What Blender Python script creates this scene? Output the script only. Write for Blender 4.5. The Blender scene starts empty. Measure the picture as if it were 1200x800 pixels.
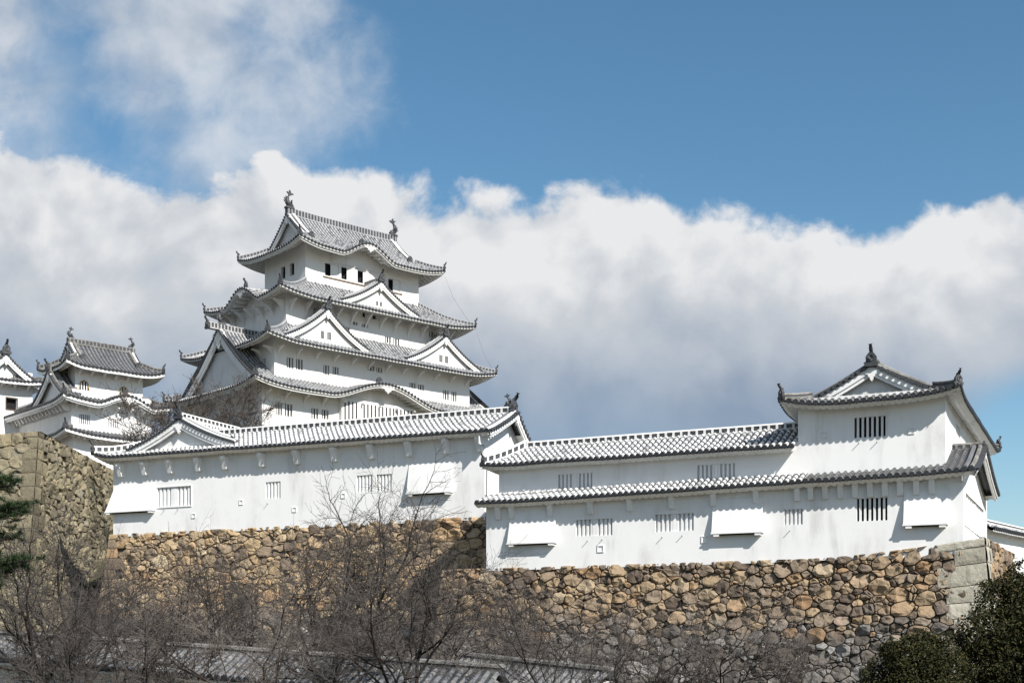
import bpy, math, random
from mathutils import Vector, Matrix, noise
R = math.radians
random.seed(7)
SC = bpy.context.scene
COL = SC.collection
EYE = 3.2                      # height of the camera above the ground sheet
F = 1550.0 / 1200.0            # focal length / picture width

# ------------------------------------------------------------------ camera
cam = bpy.data.cameras.new('camera'); camo = bpy.data.objects.new('camera', cam); COL.objects.link(camo)
cam.sensor_width = 36; cam.lens = 36 * F; cam.shift_y = 365 / 1200.0
cam.clip_start = 0.5; cam.clip_end = 9000
camo.location = (0, 0, EYE); camo.rotation_euler = (R(90), 0, 0)
SC.camera = camo
SC.view_settings.view_transform = 'Standard'; SC.view_settings.look = 'None'
SC.view_settings.gamma = 1; SC.view_settings.use_curve_mapping = False
SC.view_settings.exposure = 0.72

# ------------------------------------------------------------------ sun and sky
SUN = Vector((1.45, -1.95, 2.08)).normalized()
elev = math.asin(SUN.z); azim = math.atan2(SUN.x, SUN.y)
sl = bpy.data.lights.new('sun', 'SUN'); sl.energy = 4.5; sl.angle = R(0.53); sl.color = (1.0, 0.955, 0.89)
so = bpy.data.objects.new('sun', sl); COL.objects.link(so)
so.rotation_euler = SUN.to_track_quat('Z', 'Y').to_euler(); so.location = (60, -60, 120)

class NT:
    """tiny helper for node trees"""
    def __init__(s, nt): s.nt = nt; nt.nodes.clear()
    def n(s, t, **kw):
        o = s.nt.nodes.new('ShaderNode' + t)
        for k, v in kw.items(): setattr(o, k, v)
        return o
    def put(s, sock, v):
        if isinstance(v, bpy.types.NodeSocket): s.nt.links.new(v, sock)
        elif v is not None: sock.default_value = v
    def math(s, op, a, b=None, c=None, clamp=False):
        o = s.n('Math', operation=op, use_clamp=clamp)
        s.put(o.inputs[0], a)
        if b is not None: s.put(o.inputs[1], b)
        if c is not None: s.put(o.inputs[2], c)
        return o.outputs[0]
    def rng(s, v, a, b, c=0.0, d=1.0, smooth=True):
        o = s.n('MapRange', interpolation_type='SMOOTHSTEP' if smooth else 'LINEAR')
        for i, q in enumerate((v, a, b, c, d)): s.put(o.inputs[i], q)
        return o.outputs[0]
    def mix(s, f, a, b, blend='MIX'):
        o = s.n('Mix', data_type='RGBA', blend_type=blend)
        s.put(o.inputs[0], f); s.put(o.inputs[6], a); s.put(o.inputs[7], b)
        return o.outputs[2]
    def noise(s, vec, scale, detail=6, rough=.55, dist=0.0, dim='3D'):
        o = s.n('TexNoise', noise_dimensions=dim); s.put(o.inputs['Vector'], vec)
        o.inputs['Scale'].default_value = scale; o.inputs['Detail'].default_value = detail
        o.inputs['Roughness'].default_value = rough; o.inputs['Distortion'].default_value = dist
        return o.outputs[0]
    def ramp(s, f, stops):
        o = s.n('ValToRGB'); s.put(o.inputs[0], f)
        e = o.color_ramp.elements
        while len(e) < len(stops): e.new(.5)
        for q, (p, c) in zip(e, stops): q.position = p; q.color = (c[0], c[1], c[2], 1) if not isinstance(c, float) else (c, c, c, 1)
        return o.outputs[0]

world = bpy.data.worlds.new('World'); SC.world = world; world.use_nodes = True
w = NT(world.node_tree)
sky = w.n('TexSky', sky_type='NISHITA'); sky.sun_disc = False
sky.sun_elevation = elev; sky.sun_rotation = azim; sky.air_density = 1.0; sky.dust_density = 0.6; sky.ozone_density = 2.2; sky.altitude = 60
tc = w.n('TexCoord'); sp = w.n('SeparateXYZ'); w.put(sp.inputs[0], tc.outputs['Generated'])
yy = w.math('MAXIMUM', w.math('ABSOLUTE', sp.outputs[1]), .12)
u = w.math('DIVIDE', sp.outputs[0], yy); v = w.math('DIVIDE', sp.outputs[2], yy)
cv = w.n('CombineXYZ'); w.put(cv.inputs[0], u); w.put(cv.inputs[1], v)
uv = cv.outputs[0]
def off(vec, x, y):
    o = w.n('VectorMath', operation='ADD'); w.put(o.inputs[0], vec); o.inputs[1].default_value = (x, y, 0); return o.outputs[0]
n_big = w.noise(uv, 7.0, 9, .55, .25); n_sun = w.noise(off(uv, .022, .03), 7.0, 9, .55, .25)
n_soft = w.noise(off(uv, 3.1, 1.7), 3.2, 4, .5); n_fine = w.noise(off(uv, 5.1, 2.7), 22.0, 7, .6, .3)
# height of the cumulus bank's upper edge along the horizon
fc = w.n('FloatCurve'); cu = fc.mapping.curves[0]
PTS = [(-.60, .36), (-.387, .385), (-.32, .375), (-.27, .355), (-.23, .35), (-.19, .366), (-.15, .368), (-.10, .356), (-.07, .349), (0, .352), (.06, .352),
       (.10, .358), (.125, .338), (.19, .325), (.25, .315), (.285, .318), (.325, .345), (.387, .335), (.6, .30)]
pts = [((a + .6) / 1.2, b / .5) for a, b in PTS]
while len(cu.points) < len(pts): cu.points.new(.5, .5)
for q, (a, b) in zip(cu.points, pts): q.location = (a, b)
fc.mapping.update()
w.put(fc.inputs['Value'], w.math('MULTIPLY_ADD', u, 1 / 1.2, .5, clamp=True))
top = w.math('MULTIPLY', fc.outputs[0], .5)
depth = w.math('SUBTRACT', top, v)                                    # how far below the bank's top
depth_n = w.math('MULTIPLY_ADD', w.math('SUBTRACT', n_big, .5), .10, depth)
depth_n = w.math('MULTIPLY_ADD', w.math('SUBTRACT', n_fine, .5), .05, depth_n)
def billow(vec):
    d = w.n('VectorMath', operation='SCALE'); ns = w.n('TexNoise'); w.put(ns.inputs['Vector'], vec); ns.inputs['Scale'].default_value = 16; ns.inputs['Detail'].default_value = 5
    w.put(d.inputs[0], ns.outputs['Color']); d.inputs[3].default_value = .07
    a = w.n('VectorMath', operation='ADD'); w.put(a.inputs[0], vec); w.put(a.inputs[1], d.outputs[0])
    out = None
    for sc, k in ((13, .62), (29, .38)):
        t = w.n('TexVoronoi', feature='SMOOTH_F1', voronoi_dimensions='2D'); w.put(t.inputs['Vector'], a.outputs[0]); t.inputs['Scale'].default_value = sc; t.inputs['Smoothness'].default_value = .35
        q = w.math('MULTIPLY_ADD', t.outputs['Distance'], -k, k); out = q if out is None else w.math('ADD', out, q)
    return out
bil = billow(uv); bil_s = billow(off(uv, .012, .016))
depth_n = w.math('MULTIPLY_ADD', w.math('SUBTRACT', bil, .55), .032, depth_n)
bank = w.rng(depth_n, -.003, .014)
lowhole = w.math('MULTIPLY', w.rng(u, .27, .40), w.rng(v, .25, .14))      # clear air low on the right
lowhole = w.rng(w.math('MULTIPLY_ADD', w.math('SUBTRACT', n_soft, .5), .9, lowhole), .15, .62)
bank = w.math('MULTIPLY', bank, w.math('SUBTRACT', 1.0, lowhole))
thin = w.rng(depth, .10, .30, 1.0, .62)
bank = w.math('MULTIPLY', bank, thin)
# torn wisps high on the left
left = w.math('MULTIPLY', w.rng(u, -.03, -.26), w.rng(depth, .16, -.10, 1.0, 1.0))
wsp = w.math('MULTIPLY_ADD', n_fine, .35, w.math('ADD', n_soft, w.math('MULTIPLY', n_big, .6)))
wisp = w.math('MULTIPLY', w.rng(w.math('MULTIPLY_ADD', left, .42, wsp), 1.14, 1.52), .72)
wisp = w.math('MULTIPLY', wisp, w.rng(u, .02, -.10))
edge = w.math('MULTIPLY', w.rng(w.math('MULTIPLY_ADD', w.math('SUBTRACT', n_big, .5), .16, u), -.305, -.40), w.rng(w.math('ADD', n_soft, n_fine), .72, 1.15, .35, .85))
wisp = w.math('MAXIMUM', wisp, edge)
cover = w.math('MULTIPLY', w.math('MAXIMUM', bank, wisp), w.rng(sp.outputs[1], -.25, .05, .45, 1.0))  # cloud thinned in the unseen sky behind the camera, to set ambient light
relief = w.math('MULTIPLY', w.math('SUBTRACT', n_big, n_sun), 1.7)
body = w.rng(w.math('MULTIPLY_ADD', w.math('SUBTRACT', n_soft, .5), .20, depth), .05, .25, 1.0, .16)
low = w.rng(w.math('MULTIPLY_ADD', w.math('SUBTRACT', n_soft, .5), .07, v), .165, .31, .04, 1.0)
body = w.math('MULTIPLY', w.math('MULTIPLY_ADD', body, .5, .5), low)
body = w.math('MULTIPLY', body, w.rng(u, -.42, -.12, .74, 1.0))
relief = w.math('MULTIPLY_ADD', w.math('SUBTRACT', bil, bil_s), .45, relief)
shade = w.math('ADD', body, w.math('MULTIPLY', relief, w.rng(v, .14, .30, .25, 1.0)), clamp=True)
ccol = w.ramp(shade, [(0.0, (.205, .26, .345)), (.35, (.34, .38, .44)), (.7, (.45, .475, .51)), (1.0, (.62, .625, .635))])
SKY_K = 0.075
hs = w.n('HueSaturation'); w.put(hs.inputs['Color'], sky.outputs[0]); hs.inputs['Saturation'].default_value = 1.17; hs.inputs['Value'].default_value = 1.02; hs.inputs['Hue'].default_value = .488
scl = w.n('VectorMath', operation='SCALE'); w.put(scl.inputs[0], ccol); scl.inputs[3].default_value = .80 / SKY_K
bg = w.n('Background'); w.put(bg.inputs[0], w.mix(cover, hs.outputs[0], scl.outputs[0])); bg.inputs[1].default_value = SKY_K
wo = w.n('OutputWorld'); w.put(wo.inputs[0], bg.outputs[0])
world.cycles.sampling_method = 'MANUAL'; world.cycles.sample_map_resolution = 1024

# ------------------------------------------------------------------ materials
def material(name, build, rough=.85, spec=.25):
    m = bpy.data.materials.new(name); m.use_nodes = True
    t = NT(m.node_tree); p = t.n('BsdfPrincipled'); o = t.n('OutputMaterial'); t.put(o.inputs[0], p.outputs[0])
    p.inputs['Roughness'].default_value = rough; p.inputs['Specular IOR Level'].default_value = spec
    build(t, p)
    return m
def bump(t, p, h, strength=.4, dist=.05):
    b = t.n('Bump'); b.inputs['Strength'].default_value = strength; b.inputs['Distance'].default_value = dist
    t.put(b.inputs['Height'], h); t.put(p.inputs['Normal'], b.outputs[0])
def plaster(c, dirt):
    def f(t, p):
        g = t.n('NewGeometry').outputs['Position']
        mp = t.n('Mapping'); t.put(mp.inputs[0], g); mp.inputs['Scale'].default_value = (.8, .8, .16)
        streak = t.noise(mp.outputs[0], 1.0, 7, .7, .6); blot = t.noise(g, .35, 6, .6); fine = t.noise(g, 6, 4, .6)
        d = t.math('MULTIPLY', t.rng(streak, .40, .80), t.rng(blot, .38, .66))
        col = t.mix(t.math('MULTIPLY', d, dirt), (*c, 1), (c[0] * .62, c[1] * .61, c[2] * .58, 1))
        col = t.mix(t.math('MULTIPLY', t.rng(fine, .4, .7), .05), col, (c[0] * .8, c[1] * .79, c[2] * .77, 1))
        t.put(p.inputs['Base Color'], col)
        bump(t, p, t.math('ADD', t.math('MULTIPLY', blot, .6), t.math('MULTIPLY', fine, .1)), .25, .06)
    return f
M = {}
M['plaster'] = material('white_plaster', plaster((.79, .79, .783), .85))
M['keep_plaster'] = material('keep_plaster', plaster((.70, .695, .68), .45))
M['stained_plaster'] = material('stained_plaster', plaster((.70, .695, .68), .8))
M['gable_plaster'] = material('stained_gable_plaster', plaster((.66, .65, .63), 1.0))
def tile(c, amp):
    def f(t, p):
        g = t.n('NewGeometry').outputs['Position']
        a = t.noise(g, 2.3, 5, .65); b = t.noise(g, .35, 4, .6)
        k = t.math('ADD', t.math('MULTIPLY', a, .65), t.math('MULTIPLY', b, .35))
        t.put(p.inputs['Base Color'], t.ramp(k, [(.30, tuple(x * (1 - amp) for x in c)), (.5, c), (.72, tuple(min(.8, x * (1 + amp)) for x in c))]))
        bump(t, p, a, .3, .03)
    return f
M['tile'] = material('grey_roof_tile', tile((.135, .14, .15), .4), .6, .35)
M['tile_pale'] = material('pale_roof_tile', tile((.27, .275, .285), .35), .65, .3)
M['tile_dark'] = material('dark_roof_tile', tile((.050, .053, .058), .5), .55, .4)
M['mortar'] = material('lime_mortar', tile((.66, .655, .64), .18))
M['mortar_dirty'] = material('weathered_mortar', tile((.17, .165, .155), .8))
M['disc'] = material('dark_tile_end', tile((.026, .028, .031), .5), .55, .3)
M['mortar_keep'] = material('greyed_mortar', tile((.36, .36, .355), .4))
M['dark'] = material('dark_interior', lambda t, p: t.put(p.inputs['Base Color'], (.012, .012, .014, 1)))
M['shut'] = material('grey_shutter', lambda t, p: t.put(p.inputs['Base Color'], (.50, .51, .53, 1)))
M['wood'] = material('weathered_wood', tile((.16, .12, .085), .4))
M['gold'] = material('ochre_frame', tile((.42, .30, .14), .3))
M['metal'] = material('dark_metal', tile((.05, .05, .052), .2), .5, .4)

def stone_mat(name, stops, lichen, low_grey=None):
    def f(t, p):
        at = t.n('Attribute', attribute_name='tint'); g = t.n('NewGeometry').outputs['Position']
        sep = t.n('SeparateColor'); t.put(sep.inputs[0], at.outputs['Color'])
        base = t.ramp(sep.outputs[0], stops)
        a = t.noise(g, 1.6, 8, .65); b = t.noise(g, 7.0, 8, .7); c = t.noise(g, .45, 4, .5); fl = t.noise(g, 3.2, 9, .72)
        if low_grey:
            z = t.n('SeparateXYZ'); t.put(z.inputs[0], g)
            k = t.math('MULTIPLY_ADD', t.math('SUBTRACT', c, .5), low_grey[2], z.outputs[2])
            k = t.math('MULTIPLY_ADD', t.math('SUBTRACT', sep.outputs[2], .5), 1.6, k)
            lg = t.rng(k, low_grey[0], low_grey[1], .88, 0.0)
            grey = t.ramp(sep.outputs[1], [(0, (.075, .070, .065)), (.5, (.135, .13, .122)), (.8, (.20, .195, .185)), (1, (.30, .297, .288))])
            base = t.mix(lg, base, grey)
        base = t.mix(t.rng(a, .45, .75, 0, .45), base, t.mix(1.0, base, (.42, .36, .31, 1), 'MULTIPLY'))
        base = t.mix(t.math('MULTIPLY', t.rng(b, .40, .75), .42), base, t.mix(1.0, base, (.35, .33, .31, 1), 'MULTIPLY'))
        base = t.mix(t.math('MULTIPLY', t.rng(fl, .56, .70), lichen), base, (.42, .41, .38, 1))
        t.put(p.inputs['Base Color'], base)
        bump(t, p, t.math('ADD', t.math('MULTIPLY', b, .5), fl), .8, .09)
    return material(name, f, .95, .12)
WARM = [(0, (.115, .088, .068)), (.2, (.17, .135, .105)), (.42, (.235, .185, .135)), (.62, (.30, .225, .145)), (.8, (.34, .255, .165)), (.92, (.29, .185, .105)), (1, (.38, .31, .22))]
M['stone_b'] = stone_mat('rubble_stone', WARM, .30, (.6 + EYE, 2.6 + EYE, 3.4))
M['stone_a'] = stone_mat('ochre_stone', [(0, (.16, .125, .095)), (.25, (.25, .195, .14)), (.5, (.37, .285, .185)), (.75, (.47, .355, .215)), (.9, (.38, .25, .145)), (1, (.50, .41, .28))], .18, (1.5 + EYE, 4 + EYE, 3))
M['stone_c'] = stone_mat('fitted_stone', [(0, (.13, .115, .08)), (.3, (.19, .165, .115)), (.6, (.25, .22, .15)), (.85, (.30, .255, .165)), (1, (.24, .22, .17))], .22)
M['stone_q'] = stone_mat('pale_corner_stone', [(0, (.33, .31, .25)), (.5, (.41, .385, .315)), (1, (.47, .445, .37))], .35)
M['gap'] = material('stone_gap', tile((.085, .074, .060), .5), .95, .05)
M['bark'] = material('grey_brown_bark', tile((.026, .022, .020), .5), .9, .12)
M['twig'] = material('brown_twig', tile((.068, .060, .055), .5), .9, .12)
M['twig_red'] = material('reddish_twig', tile((.085, .072, .064), .5), .9, .12)
M['twig_pale'] = material('pale_twig', tile((.115, .10, .09), .45), .9, .12)
def leafmat(name, a, b, c):
    def f(t, p):
        at = t.n('Attribute', attribute_name='tint'); s = t.n('SeparateColor'); t.put(s.inputs[0], at.outputs['Color'])
        t.put(p.inputs['Base Color'], t.ramp(s.outputs[0], [(0, a), (.6, b), (1, c)]))
    return material(name, f, .62, .18)
M['leaf'] = leafmat('evergreen_leaf', (.014, .018, .006), (.034, .034, .010), (.10, .075, .024))
M['needle'] = leafmat('pine_needle', (.009, .020, .008), (.019, .040, .013), (.042, .070, .022))
def ground(t, p):
    g = t.n('NewGeometry').outputs['Position']
    t.put(p.inputs['Base Color'], t.ramp(t.noise(g, .6, 8, .65), [(.3, (.05, .042, .03)), (.5, (.085, .075, .05)), (.7, (.075, .085, .04))]))
    bump(t, p, t.noise(g, 4, 6, .7), .6, .1)
M['leaf_far'] = material('far_woods', lambda t, p: t.put(p.inputs['Base Color'], t.ramp(t.noise(t.n('NewGeometry').outputs['Position'], .05, 8, .7), [(.3, (.03, .04, .03)), (.7, (.08, .085, .06))])), .95, .05)
M['earth'] = material('earth_and_grass', ground, .95, .05)

# ------------------------------------------------------------------ mesh helper
class MB:
    zoff = 0.0
    def __init__(s, xf=None): s.v = []; s.f = []; s.m = []; s.mats = []; s.xf = xf; s.tint = None; s.sm = []; s.smooth = False
    def mi(s, m):
        if m not in s.mats: s.mats.append(m)
        return s.mats.index(m)
    def vert(s, p):
        p = Vector(p)
        s.v.append(s.xf @ p if s.xf else p); return len(s.v) - 1
    def face(s, idx, m): s.f.append(tuple(idx)); s.m.append(s.mi(m)); s.sm.append(s.smooth)
    def poly(s, pts, m): s.face([s.vert(p) for p in pts], m)
    def grid(s, rows, m):
        ids = [[s.vert(p) for p in r] for r in rows]
        for a, b in zip(ids, ids[1:]):
            for i in range(len(a) - 1): s.face((a[i], a[i + 1], b[i + 1], b[i]), m)
    def box(s, x0, x1, y0, y1, z0, z1, m):
        i = [s.vert(p) for p in ((x0, y0, z0), (x1, y0, z0), (x1, y1, z0), (x0, y1, z0), (x0, y0, z1), (x1, y0, z1), (x1, y1, z1), (x0, y1, z1))]
        for q in ((0, 3, 2, 1), (4, 5, 6, 7), (0, 1, 5, 4), (1, 2, 6, 5), (2, 3, 7, 6), (3, 0, 4, 7)): s.face([i[k] for k in q], m)
    def hull(s, a, b, m):
        """prism between two equal polygons"""
        n = len(a); ia = [s.vert(p) for p in a]; ib = [s.vert(p) for p in b]
        s.face(ia, m); s.face(ib[::-1], m)
        for k in range(n): s.face((ia[k], ib[k], ib[(k + 1) % n], ia[(k + 1) % n]), m)
    def tube(s, pts, rad, n, m, cap=True):
        pts = [Vector(p) for p in pts]; rings = []
        for i, p in enumerate(pts):
            d = (pts[min(i + 1, len(pts) - 1)] - pts[max(i - 1, 0)]).normalized()
            a = d.cross(Vector((0, 0, 1)) if abs(d.z) < .9 else Vector((1, 0, 0))).normalized(); b = d.cross(a)
            r = rad[i] if isinstance(rad, (list, tuple)) else rad
            rings.append([s.vert(p + (a * math.cos(q) + b * math.sin(q)) * r) for q in [2 * math.pi * k / n for k in range(n)]])
        for a, b in zip(rings, rings[1:]):
            for k in range(n): s.face((a[k], a[(k + 1) % n], b[(k + 1) % n], b[k]), m)
        if cap: s.face(rings[0], m); s.face(rings[-1][::-1], m)
    def build(s, name, parent=None):
        me = bpy.data.meshes.new(name); me.from_pydata([(p[0], p[1], p[2] - MB.zoff) for p in s.v], [], s.f)
        for m in s.mats: me.materials.append(M[m])
        me.polygons.foreach_set('material_index', s.m)
        if any(s.sm): me.polygons.foreach_set('use_smooth', s.sm)
        if s.tint:
            ca = me.color_attributes.new('tint', 'FLOAT_COLOR', 'POINT')
            flat = []
            for c in s.tint: flat.extend((c[0], c[1], c[2], 1.0))
            ca.data.foreach_set('color', flat)
        me.update()
        o = bpy.data.objects.new(name, me); COL.objects.link(o)
        if parent: o.parent = parent
        return o
def tag(o, label=None, cat=None, group=None, kind=None):
    if label: o['label'] = label
    if cat: o['category'] = cat
    if group: o['group'] = group
    if kind: o['kind'] = kind
    return o
def empty(name, loc, rz, label, cat, group=None):
    o = bpy.data.objects.new(name, None); o.empty_display_size = .5; COL.objects.link(o)
    o.location = loc; o.rotation_euler = (0, 0, rz)
    return tag(o, label, cat, group)

# ------------------------------------------------------------------ castle parts
def wall_box(root, x0, x1, y0, y1, z0, z1, mat, holes={}, name='wall', batter=0.0, depth=.35):
    """four walls with real openings; holes[side] = list of (s0, s1, z0, z1); sides f l r b"""
    mb = MB()
    def side(fn, a, b, hs):
        ss = sorted({a, b, *[h[0] for h in hs], *[h[1] for h in hs]}); zs = sorted({z0, z1, *[h[2] for h in hs], *[h[3] for h in hs]})
        for sa, sb in zip(ss, ss[1:]):
            for za, zb in zip(zs, zs[1:]):
                c = ((sa + sb) / 2, (za + zb) / 2)
                if any(h[0] < c[0] < h[1] and h[2] < c[1] < h[3] for h in hs): continue
                mb.poly([fn(sa, 0, za), fn(sb, 0, za), fn(sb, 0, zb), fn(sa, 0, zb)], mat)
        for h in hs:
            q = [(h[0], h[2]), (h[1], h[2]), (h[1], h[3]), (h[0], h[3])]
            for i in range(4):
                p, r = q[i], q[(i + 1) % 4]
                mb.poly([fn(p[0], 0, p[1]), fn(r[0], 0, r[1]), fn(r[0], depth, r[1]), fn(p[0], depth, p[1])], mat)
    side(lambda s, d, z: (s, y0 + d, z), x0, x1, holes.get('f', []))
    side(lambda s, d, z: (s, y1 - d, z), x0, x1, holes.get('b', []))
    side(lambda s, d, z: (x0 + d, s, z), y0, y1, holes.get('l', []))
    side(lambda s, d, z: (x1 - d, s, z), y0, y1, holes.get('r', []))
    return mb.build(name, root)
def window(root, side, c, h, bars, wallmat, back='dark', name='window', groups=2, depth=.3, sill=False, half=False, frame=None):
    """pane in the recess and white bars in front; c = coordinate of the wall face"""
    s0, s1, z0, z1 = h
    def bx(mb, a, b, d0, d1, za, zb, m):
        if side == 'f': mb.box(a, b, c + d0, c + d1, za, zb, m)
        elif side == 'l': mb.box(c + d0, c + d1, a, b, za, zb, m)
        else: mb.box(c - d1, c - d0, a, b, za, zb, m)
    mb = MB(); bx(mb, s0 + .003, s1 - .003, depth, depth + .04, z0 + .003, z1 - .003, back); win = mb.build(name, root)
    mb = MB()
    if half: bx(mb, s0 + (s1 - s0) * .42, s1 - .02, .06, .10, z0 + .02, z1 - .02, wallmat); mb.build('shutter', win)
    elif bars:
        n = bars; wd = s1 - s0; bw = wd / (n * 2 + 1) * (.92 if n > 3 else .72)
        per = (n + groups - 1) // groups
        gapw = bw * .7 if groups > 1 else 0
        step = (wd - gapw * (groups - 1)) / (n + .45)
        x = s0 + step * .45
        for i in range(n):
            if groups > 1 and i == per: bx(mb, x - step * .42, x + gapw, .04, .12, z0 + .002, z1 - .002, wallmat); x += gapw
            bx(mb, x + step * .05, x + step * .05 + bw, .05, .05 + min(.14, bw), z0 + .002, z1 - .002, wallmat)
            x += step
        mb.build('lattice', win)
    if sill or frame:
        mb = MB(); fm = frame or wallmat; t = .09
        bx(mb, s0 - t, s1 + t, -.06, .02, z0 - t, z0, fm); bx(mb, s0 - t, s1 + t, -.05, .02, z1, z1 + t, fm)
        bx(mb, s0 - t, s0 - .002, -.045, .02, z0 + .001, z1 - .001, fm); bx(mb, s1 + .002, s1 + t, -.045, .02, z0 + .001, z1 - .001, fm)
        mb.build('window_frame', win)
    return win
def loophole(root, side, c, s, z, a=.19, wallmat='plaster'):
    mb = MB()
    def bx(u0, u1, d0, d1, z0, z1, m):
        if side == 'f': mb.box(u0, u1, c + d0, c + d1, z0, z1, m)
        else: mb.box(c - d1, c - d0, u0, u1, z0, z1, m)
    t = .05
    bx(s - a, s + a, -.05, .01, z - a, z - a + t, wallmat); bx(s - a, s + a, -.052, .01, z + a - t, z + a, wallmat)
    bx(s - a, s - a + t, -.048, .01, z - a + t, z + a - t, wallmat); bx(s + a - t, s + a, -.048, .01, z - a + t, z + a - t, wallmat)
    return mb.build('loophole', root)
def drop_box(root, x0, x1, zt, zb, out, y, mat='plaster', left_flare=0.0):
    """stone-drop box: a plaster hood leaning out from the wall, open underneath"""
    mb = MB()
    yo = y - out
    xl = x0 - left_flare
    mb.poly([(x0, y - .03, zt), (x1, y - .03, zt), (x1, yo, zb), (xl, yo, zb)], mat)
    mb.poly([(x0, y - .03, zt), (xl, yo, zb), (xl, y, zb), (x0, y, zt)], mat)
    mb.poly([(x1, y - .03, zt), (x1, y, zt), (x1, y, zb), (x1, yo, zb)], mat)
    mb.poly([(x0, y - .03, zt), (x0, y, zt), (x1, y, zt), (x1, y - .03, zt)], mat)
    mb.box(xl - .04, x1 + .04, yo - .05, y - .001, zb - .09, zb, mat)
    for a in (xl + .12, x1 - .42): mb.box(a, a + .34, yo - .02, y - .002, zb - .24, zb - .092, mat)
    mb.box(xl + .10, x1 - .10, yo + .1, y - .003, zb - .15, zb - .093, 'dark')
    return mb.build('stone_drop_box', root)
def bracket(root, side, c, s, zt, drop, out, wd=.16, mat='plaster', slim=False):
    """plastered eave bracket: wider at the top, tapering down to the wall"""
    def P(a, o, z): return (s + a, c - o, z) if side == 'f' else ((c - o, s + a, z) if side == 'l' else (c + o, s + a, z))
    prof = [(-.02, zt), (out, zt), (out, zt - .16), (out * .78, zt - drop * .45), (out * .5, zt - drop), (-.02, zt - drop)]
    if slim: prof = [(-.02, zt), (out, zt), (out, zt - .14), (out * .62, zt - drop * .28), (out * .25, zt - drop * .62), (.06, zt - drop), (-.02, zt - drop)]
    mb = MB(); mb.hull([P(-wd, o, z) for o, z in prof], [P(wd, o, z) for o, z in prof], mat)
    return mb.build('eave_bracket', root)

def ridge(root, pts, wd=.34, h=.45, gap=.42, core='tile_dark', cap='mortar', posts=True, name='ridge', pw=.5, capr=None):
    """built-up tile ridge: dark core, pale uprights between the tiles, rounded pale cap"""
    pts = [Vector(p) for p in pts]; mb = MB()
    L = [0]
    for a, b in zip(pts, pts[1:]): L.append(L[-1] + (b - a).length)
    def at(s):
        s = max(0, min(L[-1], s))
        for i in range(len(pts) - 1):
            if s <= L[i + 1] + 1e-6:
                k = (s - L[i]) / max(1e-6, L[i + 1] - L[i]); return pts[i].lerp(pts[i + 1], k), (pts[i + 1] - pts[i]).normalized()
    def ring(p, d, prof):
        a = Vector((-d.y, d.x, 0)).normalized()
        return [p + a * q[0] + Vector((0, 0, q[1])) for q in prof]
    n = max(2, int(L[-1] / gap)); hw = wd / 2
    core_p = [(-hw, -.15), (-hw, h), (hw, h), (hw, -.15)]
    rings = [ring(*at(L[-1] * i / n), core_p) for i in range(n + 1)]
    ids = [[mb.vert(p) for p in r] for r in rings]
    for a, b in zip(ids, ids[1:]):
        for k in range(4): mb.face((a[k], a[(k + 1) % 4], b[(k + 1) % 4], b[k]), core)
    mb.face(ids[0], core); mb.face(ids[-1][::-1], core)
    cr = capr or hw + .03
    capp = [(-cr, h - .02), (-cr * .85, h + .07), (0, h + .12), (cr * .85, h + .07), (cr, h - .02)]
    ids = [[mb.vert(p) for p in ring(*at(L[-1] * i / n), capp)] for i in range(n + 1)]
    for a, b in zip(ids, ids[1:]):
        for k in range(5): mb.face((a[k], a[(k + 1) % 5], b[(k + 1) % 5], b[k]), cap)
    mb.face(ids[0], cap); mb.face(ids[-1][::-1], cap)
    base = [(-hw - .05, -.12), (-hw - .05, .04), (hw + .05, .04), (hw + .05, -.12)]
    ids = [[mb.vert(p) for p in ring(*at(L[-1] * i / n), base)] for i in range(n + 1)]
    for a, b in zip(ids, ids[1:]):
        for k in range(4): mb.face((a[k], a[(k + 1) % 4], b[(k + 1) % 4], b[k]), cap)
    if posts:
        for i in range(n):
            s = (i + .5) * L[-1] / n; q = gap * pw * .5
            pp = [(-hw - .035, .02), (-hw - .035, h - .01), (hw + .035, h - .01), (hw + .035, .02)]
            mb.hull(ring(*at(s - q), pp), ring(*at(s + q), pp), cap)
    return mb.build(name, root)
def oni(root, p, d, s, mat='tile_dark', horn=True):
    """ridge-end ornament: shouldered tile plate facing d, with the upward round horn tile"""
    p = Vector(p); d = Vector((d[0], d[1], 0)).normalized(); a = Vector((-d.y, d.x, 0)); mb = MB()
    out = [(-.5, -.25), (-.62, .05), (-.42, .2), (-.46, .55), (-.25, .85), (0, 1.0), (.25, .85), (.46, .55), (.42, .2), (.62, .05), (.5, -.25)]
    f = [p + d * .16 * s + a * x * s + Vector((0, 0, z * s)) for x, z in out]; b = [q - d * .3 * s for q in f]
    mb.hull(f, b, mat)
    c = p + d * .2 * s + Vector((0, 0, .45 * s)); mb.smooth = True
    mb.tube([c - d * .1 * s, c + d * .06 * s], .25 * s, 10, 'tile'); mb.tube([c + d * .06 * s, c + d * .12 * s], .14 * s, 8, mat)
    if horn:
        c = p + Vector((0, 0, .95 * s))
        mb.tube([c - d * .2 * s, c + d * .1 * s + Vector((0, 0, .12 * s)), c + d * .3 * s + Vector((0, 0, .38 * s)), c + d * .38 * s + Vector((0, 0, .62 * s))], [.16 * s, .17 * s, .16 * s, .18 * s], 8, mat)
    return mb.build('ridge_end_tile', root)
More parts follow.
